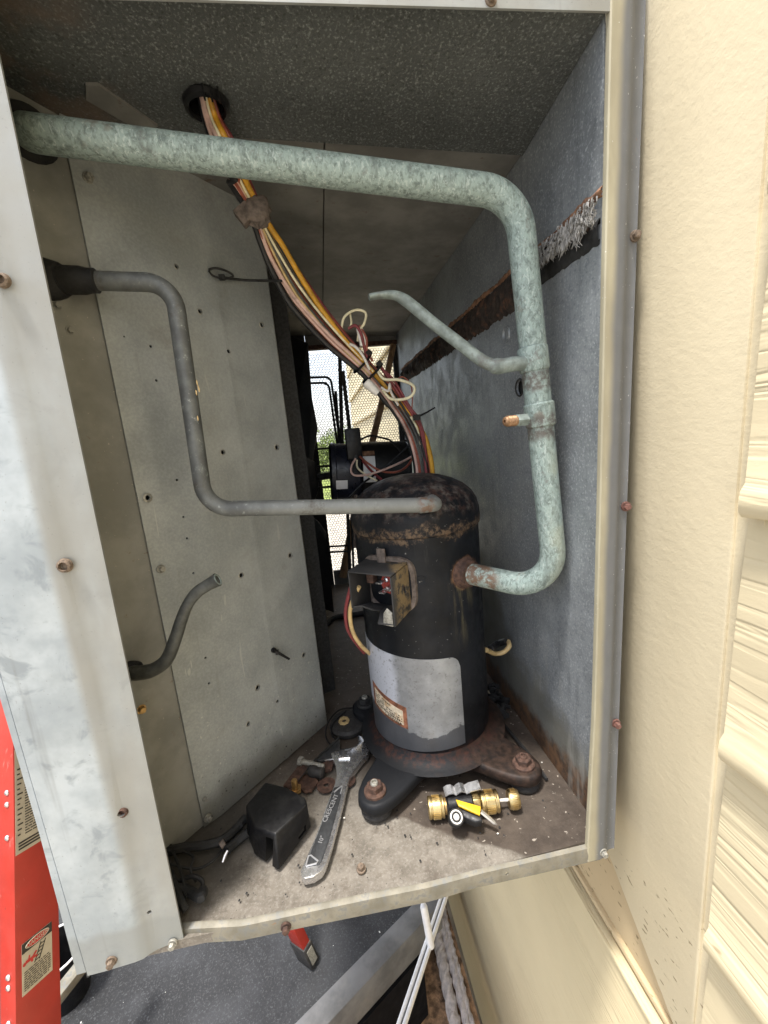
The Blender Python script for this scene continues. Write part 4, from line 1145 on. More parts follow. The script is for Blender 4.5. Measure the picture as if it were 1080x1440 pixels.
# leads from the terminal box down beside the compressor
ld = thing('terminal_leads', 'dark red and tan leads hanging under the terminal box left of the compressor', 'wires', tuple(fx(492, 850, .2)))
wire('maroon', [(497, 815, .165), (490, 838, .178), (486, 862, .19), (489, 885, .20), (500, 903, .21), (512, 918, .23)], 0.0030, ld)
wire('tan', [(505, 825, .165), (497, 842, .175), (492, 862, .185), (496, 888, .195), (508, 908, .205), (524, 922, .235)], 0.0034, ld)
yl = thing('wire_loop', 'tan wire loop with dark end showing right of the compressor', 'wire', tuple(fx(700, 912, .30)))
MB().tube(smooth_path([rw(684, 914, .46), rw(696, 919, .485), rw(708, 917, .50), rw(716, 909, .51), rw(715, 902, .515)], 6), 0.0042, 8).build('wire', MT['w_tan'], yl, ang=70)
MB().tube(smooth_path([rw(690, 912, .475), rw(700, 905, .50), rw(712, 902, .51)], 5), 0.006, 8).build('wire', MT['w_black'], yl, ang=70)
# =================================================================== FAN AND MOTOR AT THE BACK
YF = 0.66
fan = thing('fan_motor', 'black condenser fan motor with white labels hanging in front of the rear guard', 'fan motor', tuple(fx(510, 700, YF)))
f0, f1, f2 = fx(464, 664, YF), fx(505, 662, YF), fx(572, 660, YF)
ax = (f2 - f0).normalized(); La = (f1 - f0).length; Lb = (f2 - f0).length
RM = 0.074
MB().lathe(f0, ax, [(0, RM * 0.9), (0.004, RM), (0.014, RM), (0.016, RM * 0.97), (La - 0.004, RM * 0.97), (La, RM * 0.93)], 40).build('motor_body', MT['motorblue'], fan, ang=30)
MB().lathe(f0 + ax * La, ax, [(0, RM * 0.96), (0.004, RM * 1.0), (Lb - La - 0.006, RM * 1.0), (Lb - La, RM * 0.92)], 40).build('motor_end', MT['plastic'], fan, ang=30)
def mlabel(x0, x1, a0, a1, mat, name):
    u, v, w = orient(ax); vs = []; fs = []
    for i in range(9):
        a = R(a0 + (a1 - a0) * i / 8)
        d = Vector((0, -math.cos(a), math.sin(a)))
        d = (d - ax * d.dot(ax)).normalized()
        for x in (x0, x1): vs.append(f0 + ax * x + d * (RM + 0.0012))
    fs = [(2 * i, 2 * i + 1, 2 * i + 3, 2 * i + 2) for i in range(8)]
    MB().add(vs, fs).build(name, mat, fan)
mlabel(0.012, 0.040, -30, -12, MT['whitepaint'], 'motor_label')
mlabel(La + 0.004, La + 0.034, -18, 32, MT['whitepaint'], 'motor_label')
mlabel(La + 0.004, La + 0.034, 33, 44, MT['rustedge'], 'label_band')
MB().box(fx(497, 624, YF - 0.075), (0.036, 0.03, 0.072)).build('conduit_box', MT['plastic'], fan, bevel=0.003)
MB().tube([fx(500, 640, YF - 0.078), fx(500, 665, YF - 0.082)], 0.013, 10).build('lead_seal', MT['boot'], fan)
def rod(pts, r, y=YF, name='guard_rod', mat='dark', rad=0.02):
    p = [fx(a, b, y) for a, b in pts]
    MB().tube(rounded(p, rad) if len(p) > 2 else p, r, 8).build(name, MT[mat], fan)
rod([(477, 470), (482, 660)], 0.0055, 0.80, 'hanger_bar'); rod([(482, 522), (497, 650)], 0.0050, 0.72, 'hanger_bar'); rod([(500, 640), (500, 770)], 0.0055, 0.62, 'hanger_bar', 'boxbrown')
rod([(436, 531), (465, 530), (478, 622)], 0.0038, 0.95); rod([(436, 539), (462, 538), (475, 630)], 0.0038, 0.96); rod([(472, 550), (479, 650)], 0.0045, 0.9)
for a, b in (((440, 632), (466, 630)), ((446, 656), (466, 655)), ((444, 686), (470, 684)), ((456, 769), (492, 767)), ((456, 777), (492, 775)), ((562, 619), (574, 620))):
    rod([a, b], 0.0032, 0.85)
rod([(436, 673), (468, 668)], 0.010, 0.80, 'motor_arm'); rod([(488, 700), (492, 800)], 0.0050, 0.80, 'hanger_bar'); rod([(494, 700), (497, 800)], 0.0035, 0.78, 'hanger_bar')
rod([(503, 620), (520, 612), (548, 618), (570, 642), (575, 662)], 0.0024, 0.60, 'motor_lead', 'plastic', 0.03); rod([(576, 625), (545, 655), (512, 678), (490, 700)], 0.0026, 0.55, 'motor_lead', 'plastic', 0.05)
def blade(pts, y, t, name='fan_blade'):
    p = [fx(a, b, y + c) for a, b, c in pts]
    MB().prism(p, (0.002, t, 0)).build(name, MT['plastic'], fan, bevel=0.001)
blade([(405, 470, -.06), (432, 482, -.06), (438, 560, 0), (446, 602, 0.04), (440, 640, 0.02), (434, 690, -.02), (425, 710, -.06), (405, 640, -.06)], 0.72, 0.006)
blade([(425, 715, -.05), (448, 735, 0), (458, 750, 0.02), (460, 800, 0.02), (469, 862, 0), (440, 848, -.05)], 0.70, 0.006)
blade([(425, 640, 0), (443, 650, 0), (447, 690, .02), (436, 720, .02), (428, 700, 0)], 0.60, 0.004, 'mount_strap')
# thin leads looped at the motor
def wire2(col, pts, r=0.0022):
    return MB().tube(smooth_path([fx(*q[:2], q[2]) for q in pts], 6), r, 8).build('motor_lead', MT['w_' + col], fan, ang=70)
wire2('pink', [(500, 645, .55), (494, 656, .54), (495, 666, .53), (506, 669, .52), (530, 664, .50), (560, 652, .47), (583, 640, .42)], 0.0024)
wire2('cream', [(502, 647, .55), (503, 658, .54), (515, 668, .52), (530, 676, .50)], 0.0022)
wire2('redbrown', [(506, 642, .55), (518, 652, .53), (535, 662, .51), (556, 664, .48), (572, 656, .45), (584, 638, .42)], 0.0026)
wire2('maroon', [(510, 648, .55), (522, 662, .53), (536, 674, .50)], 0.0030)
sk = thing('wooden_stick', 'weathered brown wooden stick leaning behind the fan motor', 'stick', tuple(fx(483, 790, 1.05)))
MB().tube([fx(482, 812, 0.98), fx(498, 725, 1.02), fx(535, 575, 1.07), fx(553, 485, 1.10)], [0.014, 0.013, 0.012, 0.011], 7).build('stick', MT['wood'], sk, ang=20)

# =================================================================== LOOSE THINGS ON THE BASE PAN
def plan(pts, z): return [fl(a, b, z) for a, b in pts]
# adjustable wrench
K = 4.696
def wq(a, b): return (330 + a / K, 980 + b / K)
wr = thing('adjustable_wrench', 'chrome adjustable wrench lying on the base pan beside the black plastic cover', 'wrench', tuple(fl(468, 1140, 0)))
ZW = 0.013
out = [(435, 1150), (440, 1185), (462, 1198), (520, 1185), (573, 1150), (600, 1105), (640, 985), (690, 800), (735, 610), (757, 530), (792, 478), (845, 410), (880, 378), (889, 330), (873, 285), (848, 262), (812, 250), (818, 300), (800, 325), (745, 342), (690, 352), (648, 360), (636, 372), (640, 395), (655, 420), (668, 470), (672, 520), (660, 575), (636, 640), (600, 730), (560, 850), (520, 955), (490, 1020)]
MB().prism(plan([wq(*q) for q in out], ZW), (0, 0, -0.011)).build('handle', MT['chrome'], wr, bevel=0.0013, segs=2, bang=45)
rec = [(462, 1125), (500, 1030), (570, 850), (622, 700), (655, 598), (705, 585), (712, 612), (675, 760), (620, 960), (575, 1085), (555, 1112)]
MB().prism(plan([wq(*q) for q in rec], ZW + 0.0006), (0, 0, -0.002)).build('handle_inlay', MT['satin'], wr, bevel=0.0003)
jaw = [(688, 262), (696, 300), (698, 345), (800, 327), (802, 345), (720, 372), (640, 388), (630, 398), (600, 410), (560, 425), (535, 416), (600, 355)]
MB().prism(plan([wq(*q) for q in jaw], ZW - 0.002), (0, 0, -0.008)).build('jaw', MT['satin'], wr, bevel=0.0012, segs=2, bang=45)
a_, b_ = fl(*wq(728, 385), ZW + 0.0005), fl(*wq(733, 445), ZW + 0.0005)
wx = (fl(*wq(765, 408), ZW) - fl(*wq(692, 412), ZW)); pr = []
c_ = fl(*wq(692, 412), ZW - 0.001)
for k in range(7):
    pr += [(wx.length * k / 7, 0.0062), (wx.length * (k + 0.45) / 7, 0.0062), (wx.length * (k + 0.5) / 7, 0.0047), (wx.length * (k + 0.95) / 7, 0.0047)]
MB().lathe(c_, wx, pr, 18).build('worm_screw', MT['chrome'], wr, ang=30)
p0, p1 = fl(*wq(596, 418), ZW - 0.004), fl(*wq(665, 410), ZW - 0.004); pr = []
for k in range(9):
    pr += [((p1 - p0).length * k / 9, 0.0022), ((p1 - p0).length * (k + 0.5) / 9, 0.0016)]
MB().lathe(p0, p1 - p0, pr, 10).build('worm_pin', MT['chrome'], wr)
# hang hole outline and raised arrow near the neck
hh = [wq(470, 1118), wq(488, 1050), wq(505, 1048), wq(552, 1085), wq(540, 1100)]
MB().tube(plan(hh + hh[:1], ZW + 0.001), 0.0011, 6).build('raised_outline', MT['letter'], wr)
ar = [wq(655, 630), wq(705, 590), wq(712, 590), wq(700, 640)]
MB().tube(plan(ar, ZW + 0.001), 0.0012, 6).build('raised_outline', MT['letter'], wr)
def text_mesh(txt, size, name, mat, parent, org, xd, yd, lift=0.0003, extr=0.0003):
    cu = bpy.data.curves.new(name, 'FONT'); cu.body = txt; cu.size = size; cu.extrude = extr; cu.align_x = 'CENTER'; cu.align_y = 'CENTER'; cu.resolution_u = 2
    to = bpy.data.objects.new(name, cu); COL.objects.link(to)
    dg = bpy.context.evaluated_depsgraph_get()
    me = bpy.data.meshes.new_from_object(to.evaluated_get(dg)); bpy.data.objects.remove(to)
    xd = Vector(xd).normalized(); zd = xd.cross(Vector(yd)).normalized(); yd = zd.cross(xd)
    mt = Matrix((xd, yd, zd)).transposed().to_4x4(); mt.translation = Vector(org) + zd * lift - Vector(parent['_b'])
    me.transform(mt); me.materials.clear(); me.materials.append(mat); me.name = name
    o = bpy.data.objects.new(name, me); COL.objects.link(o); o.parent = parent
    return o
wa, wb = fl(*wq(600, 810), ZW + 0.0008), fl(*wq(668, 660), ZW + 0.0008)
wdir = wb - wa
text_mesh('CRESCENT', 0.0098, 'raised_lettering', MT['letter'], wr, (wa + wb) / 2, wdir, Vector((0, 0, 1)).cross(wdir))
text_mesh('10"', 0.0085, 'raised_lettering', MT['letter'], wr, fl(*wq(573, 945), ZW + 0.0008), wdir, Vector((0, 0, 1)).cross(wdir))

# black plastic terminal cover
cv = thing('terminal_cover', 'black plastic terminal cover with an open slot, left of the wrench', 'plastic cover', tuple(fl(390, 1180, 0)))
ZT = 0.046
T = plan([(373, 1099), (404, 1107), (429, 1121), (432, 1131), (388, 1174), (358, 1166), (345, 1132)], ZT)
T[4].z -= 0.004; T[5].z -= 0.006; T[4] = fl(387, 1173, ZT - 0.003); T[5] = fl(358, 1165, ZT - 0.005)
B_ = [T[0] + Vector((-0.002, 0.004, -ZT)), T[1] + Vector((0.003, 0.004, -ZT)), fl(432, 1146, 0.002), fl(438, 1163, 0.0), fl(392, 1226, 0.0), fl(358, 1203, 0.0), fl(347, 1174, 0.002)]
cm = MB().add(T + B_, [tuple(range(7)), tuple(range(13, 6, -1))] + [(i, i + 7, (i + 1) % 7 + 7, (i + 1) % 7) for i in range(7)])
co = cm.build('cover_body', MT['plastic'], cv, bevel=0.0028, segs=3, ang=25)
fdir = (B_[4] - B_[5]).normalized(); fn = Vector((fdir.y, -fdir.x, 0))
base = Vector(cv['_b'])
pg = MB(); mid = B_[5].lerp(B_[4], 0.60)
pg.box(mid + Vector((0, 0, 0.012)) - fn * 0.012, (0.013, 0.06, 0.046), u=fdir, v=fn)
cut(co, pg)
sd2 = (B_[3] - B_[4]).normalized(); sn = Vector((sd2.y, -sd2.x, 0))
pg = MB().box(B_[4].lerp(B_[3], 0.72) + Vector((0, 0, 0.011)), (0.016, 0.012, 0.010), u=sd2, v=sn); cut(co, pg)
MB().box(mid + Vector((0.002, 0.004, 0.012)) - fn * 0.020, (0.004, 0.006, 0.022), u=fdir, v=fn).build('inner_clip', MT['chrome'], cv)
MB().box(B_[4].lerp(B_[3], 0.72) + Vector((0, 0, 0.011)) - sn * 0.004, (0.014, 0.005, 0.008), u=sd2, v=sn).build('latch', MT['rubber'], cv, bevel=0.0006)

# brass ball valve tool
vt = thing('ball_valve_tool', 'brass refrigerant ball valve with yellow tipped black lever, lying in front of the compressor', 'valve', tuple(fl(660, 1140, 0)))
ZV = 0.0155
A_ = fl(602, 1136, ZV); B2 = fl(729, 1123, ZV); vx = (B2 - A_).normalized(); VL = (B2 - A_).length
def knurl(name, f0_, f1_, r, mat=None, groove=True):
    L_ = (f1_ - f0_) * VL
    pr = [(0, r * 0.90), (L_ * 0.05, r), (L_ * 0.16, r), (L_ * 0.19, r * 0.93), (L_ * 0.24, r * 0.93), (L_ * 0.27, r), (L_ * 0.76, r), (L_ * 0.80, r * 0.93), (L_ * 0.84, r * 0.95), (L_ * 0.88, r), (L_ * 0.96, r), (L_, r * 0.9)] if groove else [(0, r * 0.9), (L_ * 0.15, r), (L_ * 0.85, r), (L_, r * 0.9)]
    m = MB().lathe(A_ + vx * VL * f0_, vx, pr, 30)
    u, v, w = orient(vx)
    for k in range(30):
        a = 2 * math.pi * k / 30; d = u * math.cos(a) + v * math.sin(a); e_ = vx.cross(d)
        m.box(A_ + vx * (VL * f0_ + L_ * 0.51) + d * r, (L_ * 0.46, 0.0013, 0.0010), u=vx, v=e_, w=d)
    return m.build(name, mat or MT['brass'], vt, ang=30)
knurl('knurled_nut', 0.0, 0.175, 0.0145)
MB().lathe(A_ + vx * VL * 0.17, vx, [(0, 0.0105), (VL * 0.06, 0.0105)], 20).build('neck', MT['brassdull'], vt)
MB().lathe(A_ + vx * VL * 0.20, vx, [(0, 0.012), (0.003, 0.0140), (VL * 0.28, 0.0140), (VL * 0.30, 0.012)], 26).build('valve_body', MT['plastic'], vt, ang=30)
MB().lathe(A_ + vx * VL * 0.49, vx, [(0, 0.0150), (VL * 0.075, 0.0150), (VL * 0.08, 0.0138)], 6).build('hex_flat', MT['brass'], vt, ang=30, bevel=0.0006)
knurl('knurled_nut', 0.575, 0.775, 0.0148)
MB().lathe(A_ + vx * VL * 0.77, vx, [(0, 0.0022), (VL * 0.13, 0.0022)], 10).build('core_pin', MT['whiteplastic'], vt)
knurl('pull_knob', 0.885, 1.0, 0.0128, groove=False)
# chrome spring clip over the body
k0, k1 = fl(623, 1107, 0.033), fl(672, 1100, 0.033)
kx = (k1 - k0); ky = Vector((-kx.y, kx.x, 0)).normalized(); L_ = kx.length; kx.normalize()
prf = [(0, 0.0), (0.10, 0.003), (0.22, 0.003), (0.30, -0.001), (0.36, 0.002), (0.46, 0.0045), (0.56, 0.002), (0.60, -0.001), (0.72, 0.002), (1.0, 0.004)]
poly = [k0 + kx * (L_ * t) + Vector((0, 0, h)) for t, h in prf] + [k0 + kx * (L_ * t) + Vector((0, 0, h - 0.0014)) for t, h in reversed(prf)]
MB().prism(poly, ky * -0.016).build('spring_clip', MT['alu'], vt, ang=30)
# lever: ring pivot, black arm, yellow face
pv = fl(638, 1138, 0.033); la = fl(680, 1150, 0.030)
MB().lathe(pv - Vector((0, 0.004, 0.012)), (0, -0.55, 0.83), [(0, 0.0105), (0.012, 0.0110), (0.0135, 0.0100)], 24).build('pivot', MT['plastic'], vt)
MB().lathe(pv - Vector((0, 0.004, 0.012)) + Vector((0, -0.55, 0.83)) * 0.0136, (0, -0.55, 0.83), [(0, 0.0084), (0.0006, 0.0081), (0.0006, 0.0066), (0.0, 0.0064)], 24, False, False).build('pivot_ring', MT['whiteplastic'], vt)
MB().lathe(pv - Vector((0, 0.004, 0.012)) + Vector((0, -0.55, 0.83)) * 0.0137, (0, -0.55, 0.83), [(0, 0.0040), (0.0010, 0.0036)], 16).build('pivot_pin', MT['whiteplastic'], vt)
arm = [fl(644, 1132, 0.030), fl(676, 1144, 0.026), fl(678, 1154, 0.024), fl(668, 1156, 0.022), fl(642, 1146, 0.024)]
MB().prism(arm, (0, 0, -0.009)).build('lever', MT['plastic'], vt, bevel=0.0012)
yt = [fl(641, 1124, 0.036), fl(676, 1134, 0.032), fl(675, 1146, 0.030), fl(645, 1133, 0.034)]
MB().prism(yt, (0, 0.001, -0.0035)).build('lever_tip', MT['yellow'], vt, bevel=0.0006)
s0, s1 = fl(676, 1141, 0.027), fl(699, 1160, 0.012)
MB().tube([s0, s0.lerp(s1, 0.8), s1], [0.0032, 0.0030, 0.0006], 8).build('lever_pin', MT['chrome'], vt)

# rusty hardware heap left of the wrench
def washer(px, py, ro, ri, z, name, label, mat, tilt=(0, 0, 1), base=None):
    t = thing(name, label, 'washer', tuple(fl(px, py, 0)), 'old mounting hardware left of the wrench')
    MB().lathe(fl(px, py, z), tilt, [(0, ri), (0, ro), (0.002, ro), (0.002, ri), (0, ri)], 24, False, False).build('ring', mat, t, ang=30); return t
washer(459, 1105, 0.0150, 0.0040, 0.0008, 'washer', 'rust brown washer lying flat just left of the wrench neck', MT['rust'])
washer(489, 1099, 0.0130, 0.0045, 0.0008, 'washer', 'rust brown washer half hidden under the right side of the wrench', MT['rust'])
bk = thing('rusty_bracket', 'long rust brown bracket lying along the foot of the divider', 'bracket', tuple(fl(425, 1090, 0)), 'old mounting hardware left of the wrench')
MB().prism(plan([(398, 1104), (418, 1078), (427, 1074), (432, 1080), (424, 1092), (410, 1110)], 0.010), (0, 0, -0.004)).build('arm', MT['rust'], bk, bevel=0.0008)
MB().prism(plan([(420, 1088), (440, 1090), (448, 1098), (438, 1112), (428, 1114), (418, 1104)], 0.005), (0, 0, -0.004)).build('pad', MT['rust'], bk, bevel=0.0008)
MB().prism(plan([(446, 1066), (472, 1042), (476, 1050), (466, 1082), (456, 1086)], 0.006), (0, 0, -0.004)).build('arm', MT['rust'], bk, bevel=0.0008)
bl = thing('long_bolt', 'greyish long bolt lying across the rusty bracket', 'bolt', tuple(fl(440, 1074, 0)), 'old mounting hardware left of the wrench')
a_, b_ = fl(425, 1071, 0.014), fl(455, 1078, 0.014); m = MB(); m.lathe(a_, b_ - a_, [(0, 0.0042), ((b_ - a_).length, 0.0042), ((b_ - a_).length + 0.001, 0.0034)], 14); m.lathe(a_ - (b_ - a_).normalized() * 0.006, b_ - a_, [(0, 0.0078), (0.007, 0.0078)], 6)
m.build('shank', MT['screwgrey'], bl, ang=30)
nb = thing('brass_bolt', 'small upright brass coloured bolt at the back of the black plastic cover', 'bolt', tuple(fl(415, 1108, 0)), 'old mounting hardware left of the wrench')
m = MB(); m.lathe(fl(415, 1112, 0.004), (0.05, 0.0, 1), [(0, 0.005), (0.018, 0.005), (0.020, 0.004)], 12); m.lathe(fl(415, 1112, 0.003), (0.05, 0, 1), [(0, 0.0105), (0.005, 0.0105)], 6)
m.build('shank', MT['brassdull'], nb, ang=30)
rs = thing('rubber_sleeve', 'dark rubber sleeve lying below the long bolt', 'sleeve', tuple(fl(443, 1088, 0)), 'old mounting hardware left of the wrench')
MB().lathe(fl(436, 1084, 0.010), fl(455, 1088, 0.010) - fl(436, 1084, 0.010), [(0, 0.008), (0.004, 0.0095), (0.010, 0.0095), (0.012, 0.008), (0.024, 0.0085), (0.026, 0.005)], 16).build('sleeve', MT['rubber'], rs)
# second mount pad by the back-left foot
mp = thing('mount_pad', 'black rubber mount pad with a tan threaded hole beside the back left foot', 'mount', tuple(fl(485, 1022, 0)))
MB().lathe(fl(490, 1022, 0), (0, 0, 1), [(0, 0.034), (0.008, 0.036), (0.014, 0.033), (0.016, 0.020)], 26).build('pad', MT['rubber'], mp, ang=40)
MB().lathe(fl(484, 1016, 0.014), (0.05, -0.1, 1), [(0, 0.0110), (0.006, 0.0100), (0.006, 0.0055), (0.001, 0.005)], 8).build('insert', MT['w_tan'], mp, ang=30)
wire_loop = thing('black_loop', 'thin black wire curling round the mount pad', 'wire', tuple(fl(466, 1045, 0)))
MB().tube(smooth_path([fl(500, 995, .02), fl(478, 998, .03), fl(462, 1015, .025), fl(458, 1035, .01), fl(466, 1050, .004), fl(470, 1060, .003)], 6), 0.0016, 6).build('wire', MT['plastic'], wire_loop)
MB().tube(smooth_path([fl(486, 1000, .02), fl(468, 1018, .02), fl(466, 1032, .01), fl(474, 1042, .006)], 6), 0.0016, 6).build('wire', MT['plastic'], wire_loop)
# thin steel rod from the bolt heap
tr = thing('thin_rod', 'thin dark rod lying slanted across the rusty bracket', 'rod', tuple(fl(445, 1070, 0)))
MB().tube([fl(418, 1100, .010), fl(443, 1068, .016), fl(477, 1037, .016)], [0.0006, 0.0016, 0.0020], 6).build('rod', MT['dark'], tr)

# dark cable tangle in the left corner
cb = thing('cable_scraps', 'dark tangle of cut cable with bare ends in the shaded left corner of the pan', 'cable', tuple(fl(262, 1230, 0)))
rnd = random.Random(21)
for pts in ([(225, 1200), (258, 1192), (290, 1188), (318, 1178), (345, 1150)], [(240, 1215), (275, 1222), (300, 1210), (312, 1195)], [(250, 1240), (270, 1232), (285, 1240), (280, 1255), (265, 1250)], [(232, 1250), (262, 1252), (282, 1262), (285, 1252)],
            [(305, 1186), (322, 1174), (340, 1158)], [(255, 1195), (272, 1205), (268, 1222), (276, 1240)], [(240, 1228), (252, 1262), (262, 1280)], [(318, 1196), (334, 1182), (350, 1170)], [(228, 1185), (240, 1232), (246, 1300)], [(236, 1180), (256, 1230), (262, 1262)]):
    MB().tube(smooth_path([fl(a, b, rnd.uniform(0.004, 0.016)) for a, b in pts], 6), rnd.choice([0.0018, 0.0028, 0.0045, 0.006]), 8).build('cable', MT['dark'], cb)
MB().tube([fl(313, 1213, .006), fl(316, 1204, .009), fl(320, 1196, .012)], [0.0018, 0.0024, 0.0020], 8).build('crimp_end', MT['chrome'], cb)
MB().tube([fl(310, 1190, .012), fl(316, 1184, .014)], 0.005, 8).build('crimp_end', MT['boxbrown'], cb)
# long black strip and grime at the right of the compressor
br = thing('black_strip', 'long thin black strip lying between the compressor and the right wall', 'strip', tuple(fl(740, 1050, 0)))
MB().tube([fl(694, 1000, .006), fl(722, 1035, .005), fl(748, 1066, .005), fl(769, 1096, .004)], [0.0022, 0.0032, 0.0034, 0.0026], 6).build('strip', MT['dark'], br)
dc = thing('debris_heap', 'heap of black scraps in the gap right of the compressor', 'debris', tuple(fl(700, 990, 0)))
m = MB()
for k in range(26):
    p = fl(rnd.uniform(686, 712), rnd.uniform(962, 1008), rnd.uniform(0.004, 0.018))
    if p.x > 0.522: p.x = 0.522 - rnd.uniform(0, .02)
    m.box(p, (rnd.uniform(.008, .03), rnd.uniform(.006, .016), rnd.uniform(.004, .010)), u=(rnd.uniform(-1, 1), 1, rnd.uniform(-.3, .3)), v=(1, rnd.uniform(-1, 1), 0), w=(0, 0, 1))
m.build('scraps', MT['dark'], dc)
MB().tube([fl(686, 972, .02), fl(694, 985, .014)], 0.0022, 6).build('pale_sliver', MT['sticker'], dc)
# chips and grit over the pan
m = MB(); rnd = random.Random(33)
for k in range(90):
    px, py = rnd.uniform(300, 810), rnd.uniform(1090, 1280)
    if py > 1310 - (px - 258) * 0.224 - 12: continue
    p = fl(px, py, 0.0002); s = rnd.uniform(0.0006, 0.0016)
    if p.y < 0.01 or p.y > 0.4: continue
    m.sphere(p, s, 6, 4, (1, 1.3, 0.5))
gt = m.build('grit', MT['dark'], None); tag(gt, 'dark grit scattered over the base pan', 'grit', kind='stuff')
m = MB()
for px, py in ((484, 1150), (762, 1072), (757, 1096), (700, 1172)):
    m.sphere(fl(px, py, 0.0006), 0.0013, 6, 4, (1.2, 1, 0.6))
ch = m.build('paint_chips', MT['whiteplastic'], None); tag(ch, 'tiny white paint chips scattered on the base pan', 'chips', kind='stuff')
# =================================================================== BUILDING WALL ON THE RIGHT
XW = 0.582
wall = thing('building_wall', 'cream painted building wall with corner trim and grained lap siding, right of the unit', 'wall', (XW, 0, -1.85))
MB().box((XW + 0.075, 1.2, 0.3), (0.10, 5.8, 4.6)).build('wall_core', MT['skirt'], wall)
a, b = on(1052, 480, 0, XW), on(984, 1330, 0, XW)
ty = lambda z: a.y + (b.y - a.y) * (z - a.z) / (b.z - a.z)
cutl = [on(871, 1242, 0, XW), on(946, 1440, 0, XW)]
cd = (cutl[1] - cutl[0]) / (cutl[1].y - cutl[0].y)
def cut_at(y): return cutl[0] + cd * (y - cutl[0].y)
trp = [Vector((XW, ty(2.0), 2.0)), Vector((XW, ty(0.5), 0.5)), Vector((XW, ty(-0.1), -0.1)), Vector((XW, ty(-0.32), cut_at(ty(-0.32)).z)), Vector((XW, 0.085, cut_at(0.085).z)), Vector((XW, 0.085, 2.0))]
MB().prism(trp, (0.024, 0, 0)).build('corner_trim', MT['trim'], wall, bevel=0.002, segs=2)
# caulk bead along the slanted foot of the trim
cp_ = []
rnd = random.Random(6)
for k in range(40):
    p = cut_at(0.075 - 0.17 * k / 39); cp_.append(p + Vector((0.005, 0, -0.002)) + Vector((rnd.uniform(-.0012, .0012), 0, rnd.uniform(-.0016, .0016))))
MB().tube(cp_, [0.003 + rnd.uniform(-0.001, 0.001) for _ in cp_], 8).build('caulk_bead', MT['sheet'], wall)
ZL = on(820, 1258, 0, XW).z
# skirt and grained board below
MB().box((XW + 0.0215, 1.9, ZL + 0.158), (0.018, 4.2, 0.316)).build('skirt_board', MT['skirt'], wall)
MB().box((XW + 0.004, 1.4, ZL - 0.742), (0.018, 5.0, 1.484)).build('lower_board', MT['sheet'], wall, bevel=0.0035)
MB().box((XW - 0.001, 1.9, ZL - 0.0055), (0.014, 4.0, 0.010)).build('board_bead', MT['sheet'], wall, bevel=0.003)
MB().box((XW + 0.012, 1.9, ZL + 0.011), (0.014, 4.0, 0.012)).build('cover_strip', MT['skirt'], wall, bevel=0.003)
# lap siding: each plank its own board with a bowed, uneven butt edge
def siding_plank(y0, y1, zb, h=0.272, seed=0):
    rnd = random.Random(seed); n = 44; vs = []; fs = []
    prof = [(0.000, 0.008), (-0.0125, 0.000), (-0.0155, 0.004), (-0.0165, 0.013), (-0.0150, 0.023), (-0.0105, 0.030), (-0.0085, 0.09), (-0.005, 0.16), (0.004, 0.272), (0.012, 0.272), (0.012, 0.012)]
    for i in range(n + 1):
        y = y0 + (y1 - y0) * i / n; w1 = rnd.uniform(-0.0016, 0.0016); w2 = rnd.uniform(-0.0012, 0.0012)
        for j, (x, z) in enumerate(prof):
            vs.append((XW + 0.002 + x + (w2 if 0 < j < 6 else 0), y, zb + z + (w1 if 0 < j < 4 else 0)))
    k = len(prof)
    for i in range(n):
        for j in range(k):
            fs.append((i * k + j, i * k + (j + 1) % k, (i + 1) * k + (j + 1) % k, (i + 1) * k + j))
    fs.append(tuple(range(k))); fs.append(tuple(range(n * k + k - 1, n * k - 1, -1)))
    return MB().add(vs, fs).build('siding_plank', MT['plank'], wall, ang=50)
for k in range(-4, 7):
    zb = 0.4488 + 0.2438 * k
    yj = ty(zb) - 0.0165
    siding_plank(-1.30, yj + 0.0, zb, seed=k + 10)
    if zb > ZL + 0.2: siding_plank(0.087, 4.2, zb, seed=k + 40)
# painted reveal strip between trim and planks
MB().prism([Vector((XW + 0.003, ty(z) + dy, z)) for z, dy in ((2.0, 0.001), (-0.36, 0.001), (-0.36, -0.024), (2.0, -0.024))], (0.008, 0, 0)).build('caulk_joint', MT['trim'], wall)

# =================================================================== ROOF, PIT AND GROUND BELOW
ZR = -0.95
i0, i1 = fl(415, 1440, ZR), fl(571, 1282, ZR)
o0, o1 = fl(459, 1440, ZR + 0.004), fl(595, 1297, ZR + 0.004)
ed = (i1 - i0).normalized(); od = (o1 - o0).normalized()
m = MB()
far_a, far_b = i0 - ed * 4.0, i1 + ed * 0.10
m.prism([far_a, far_b, Vector((-0.35, 2.6, ZR)), Vector((-6, 2.6, ZR)), Vector((-6, -5, ZR)), Vector((far_a.x, -5, ZR))], (0, 0, -0.12))
rf_ = m.build('roof', MT['roof'], None); tag(rf_, kind='structure', label='dark grey granulated roof membrane under the unit')
m = MB()
m.prism([i0 - ed * 4.0 + Vector((0, 0, 0.004)), i1 + ed * 0.10 + Vector((0, 0, 0.004)), o1 + ed * 0.08, o0 - ed * 4.0], (0, 0, -0.10))
eo = m.build('roof_edge', MT['edge'], None, bevel=0.004); tag(eo, kind='structure', label='light grey metal edge strip along the roof membrane')
dk = [o0 - ed * 4.0, o1 + ed * 0.5, o1 + ed * 0.5 + Vector((0.9, -0.4, 0)), o0 - ed * 4 + Vector((1.6, -0.6, 0))]
R0_, R1_ = fl(562, 1449, -0.86), fl(624, 1262, -0.86)
rd = (R1_ - R0_).normalized()
gz = -1.85
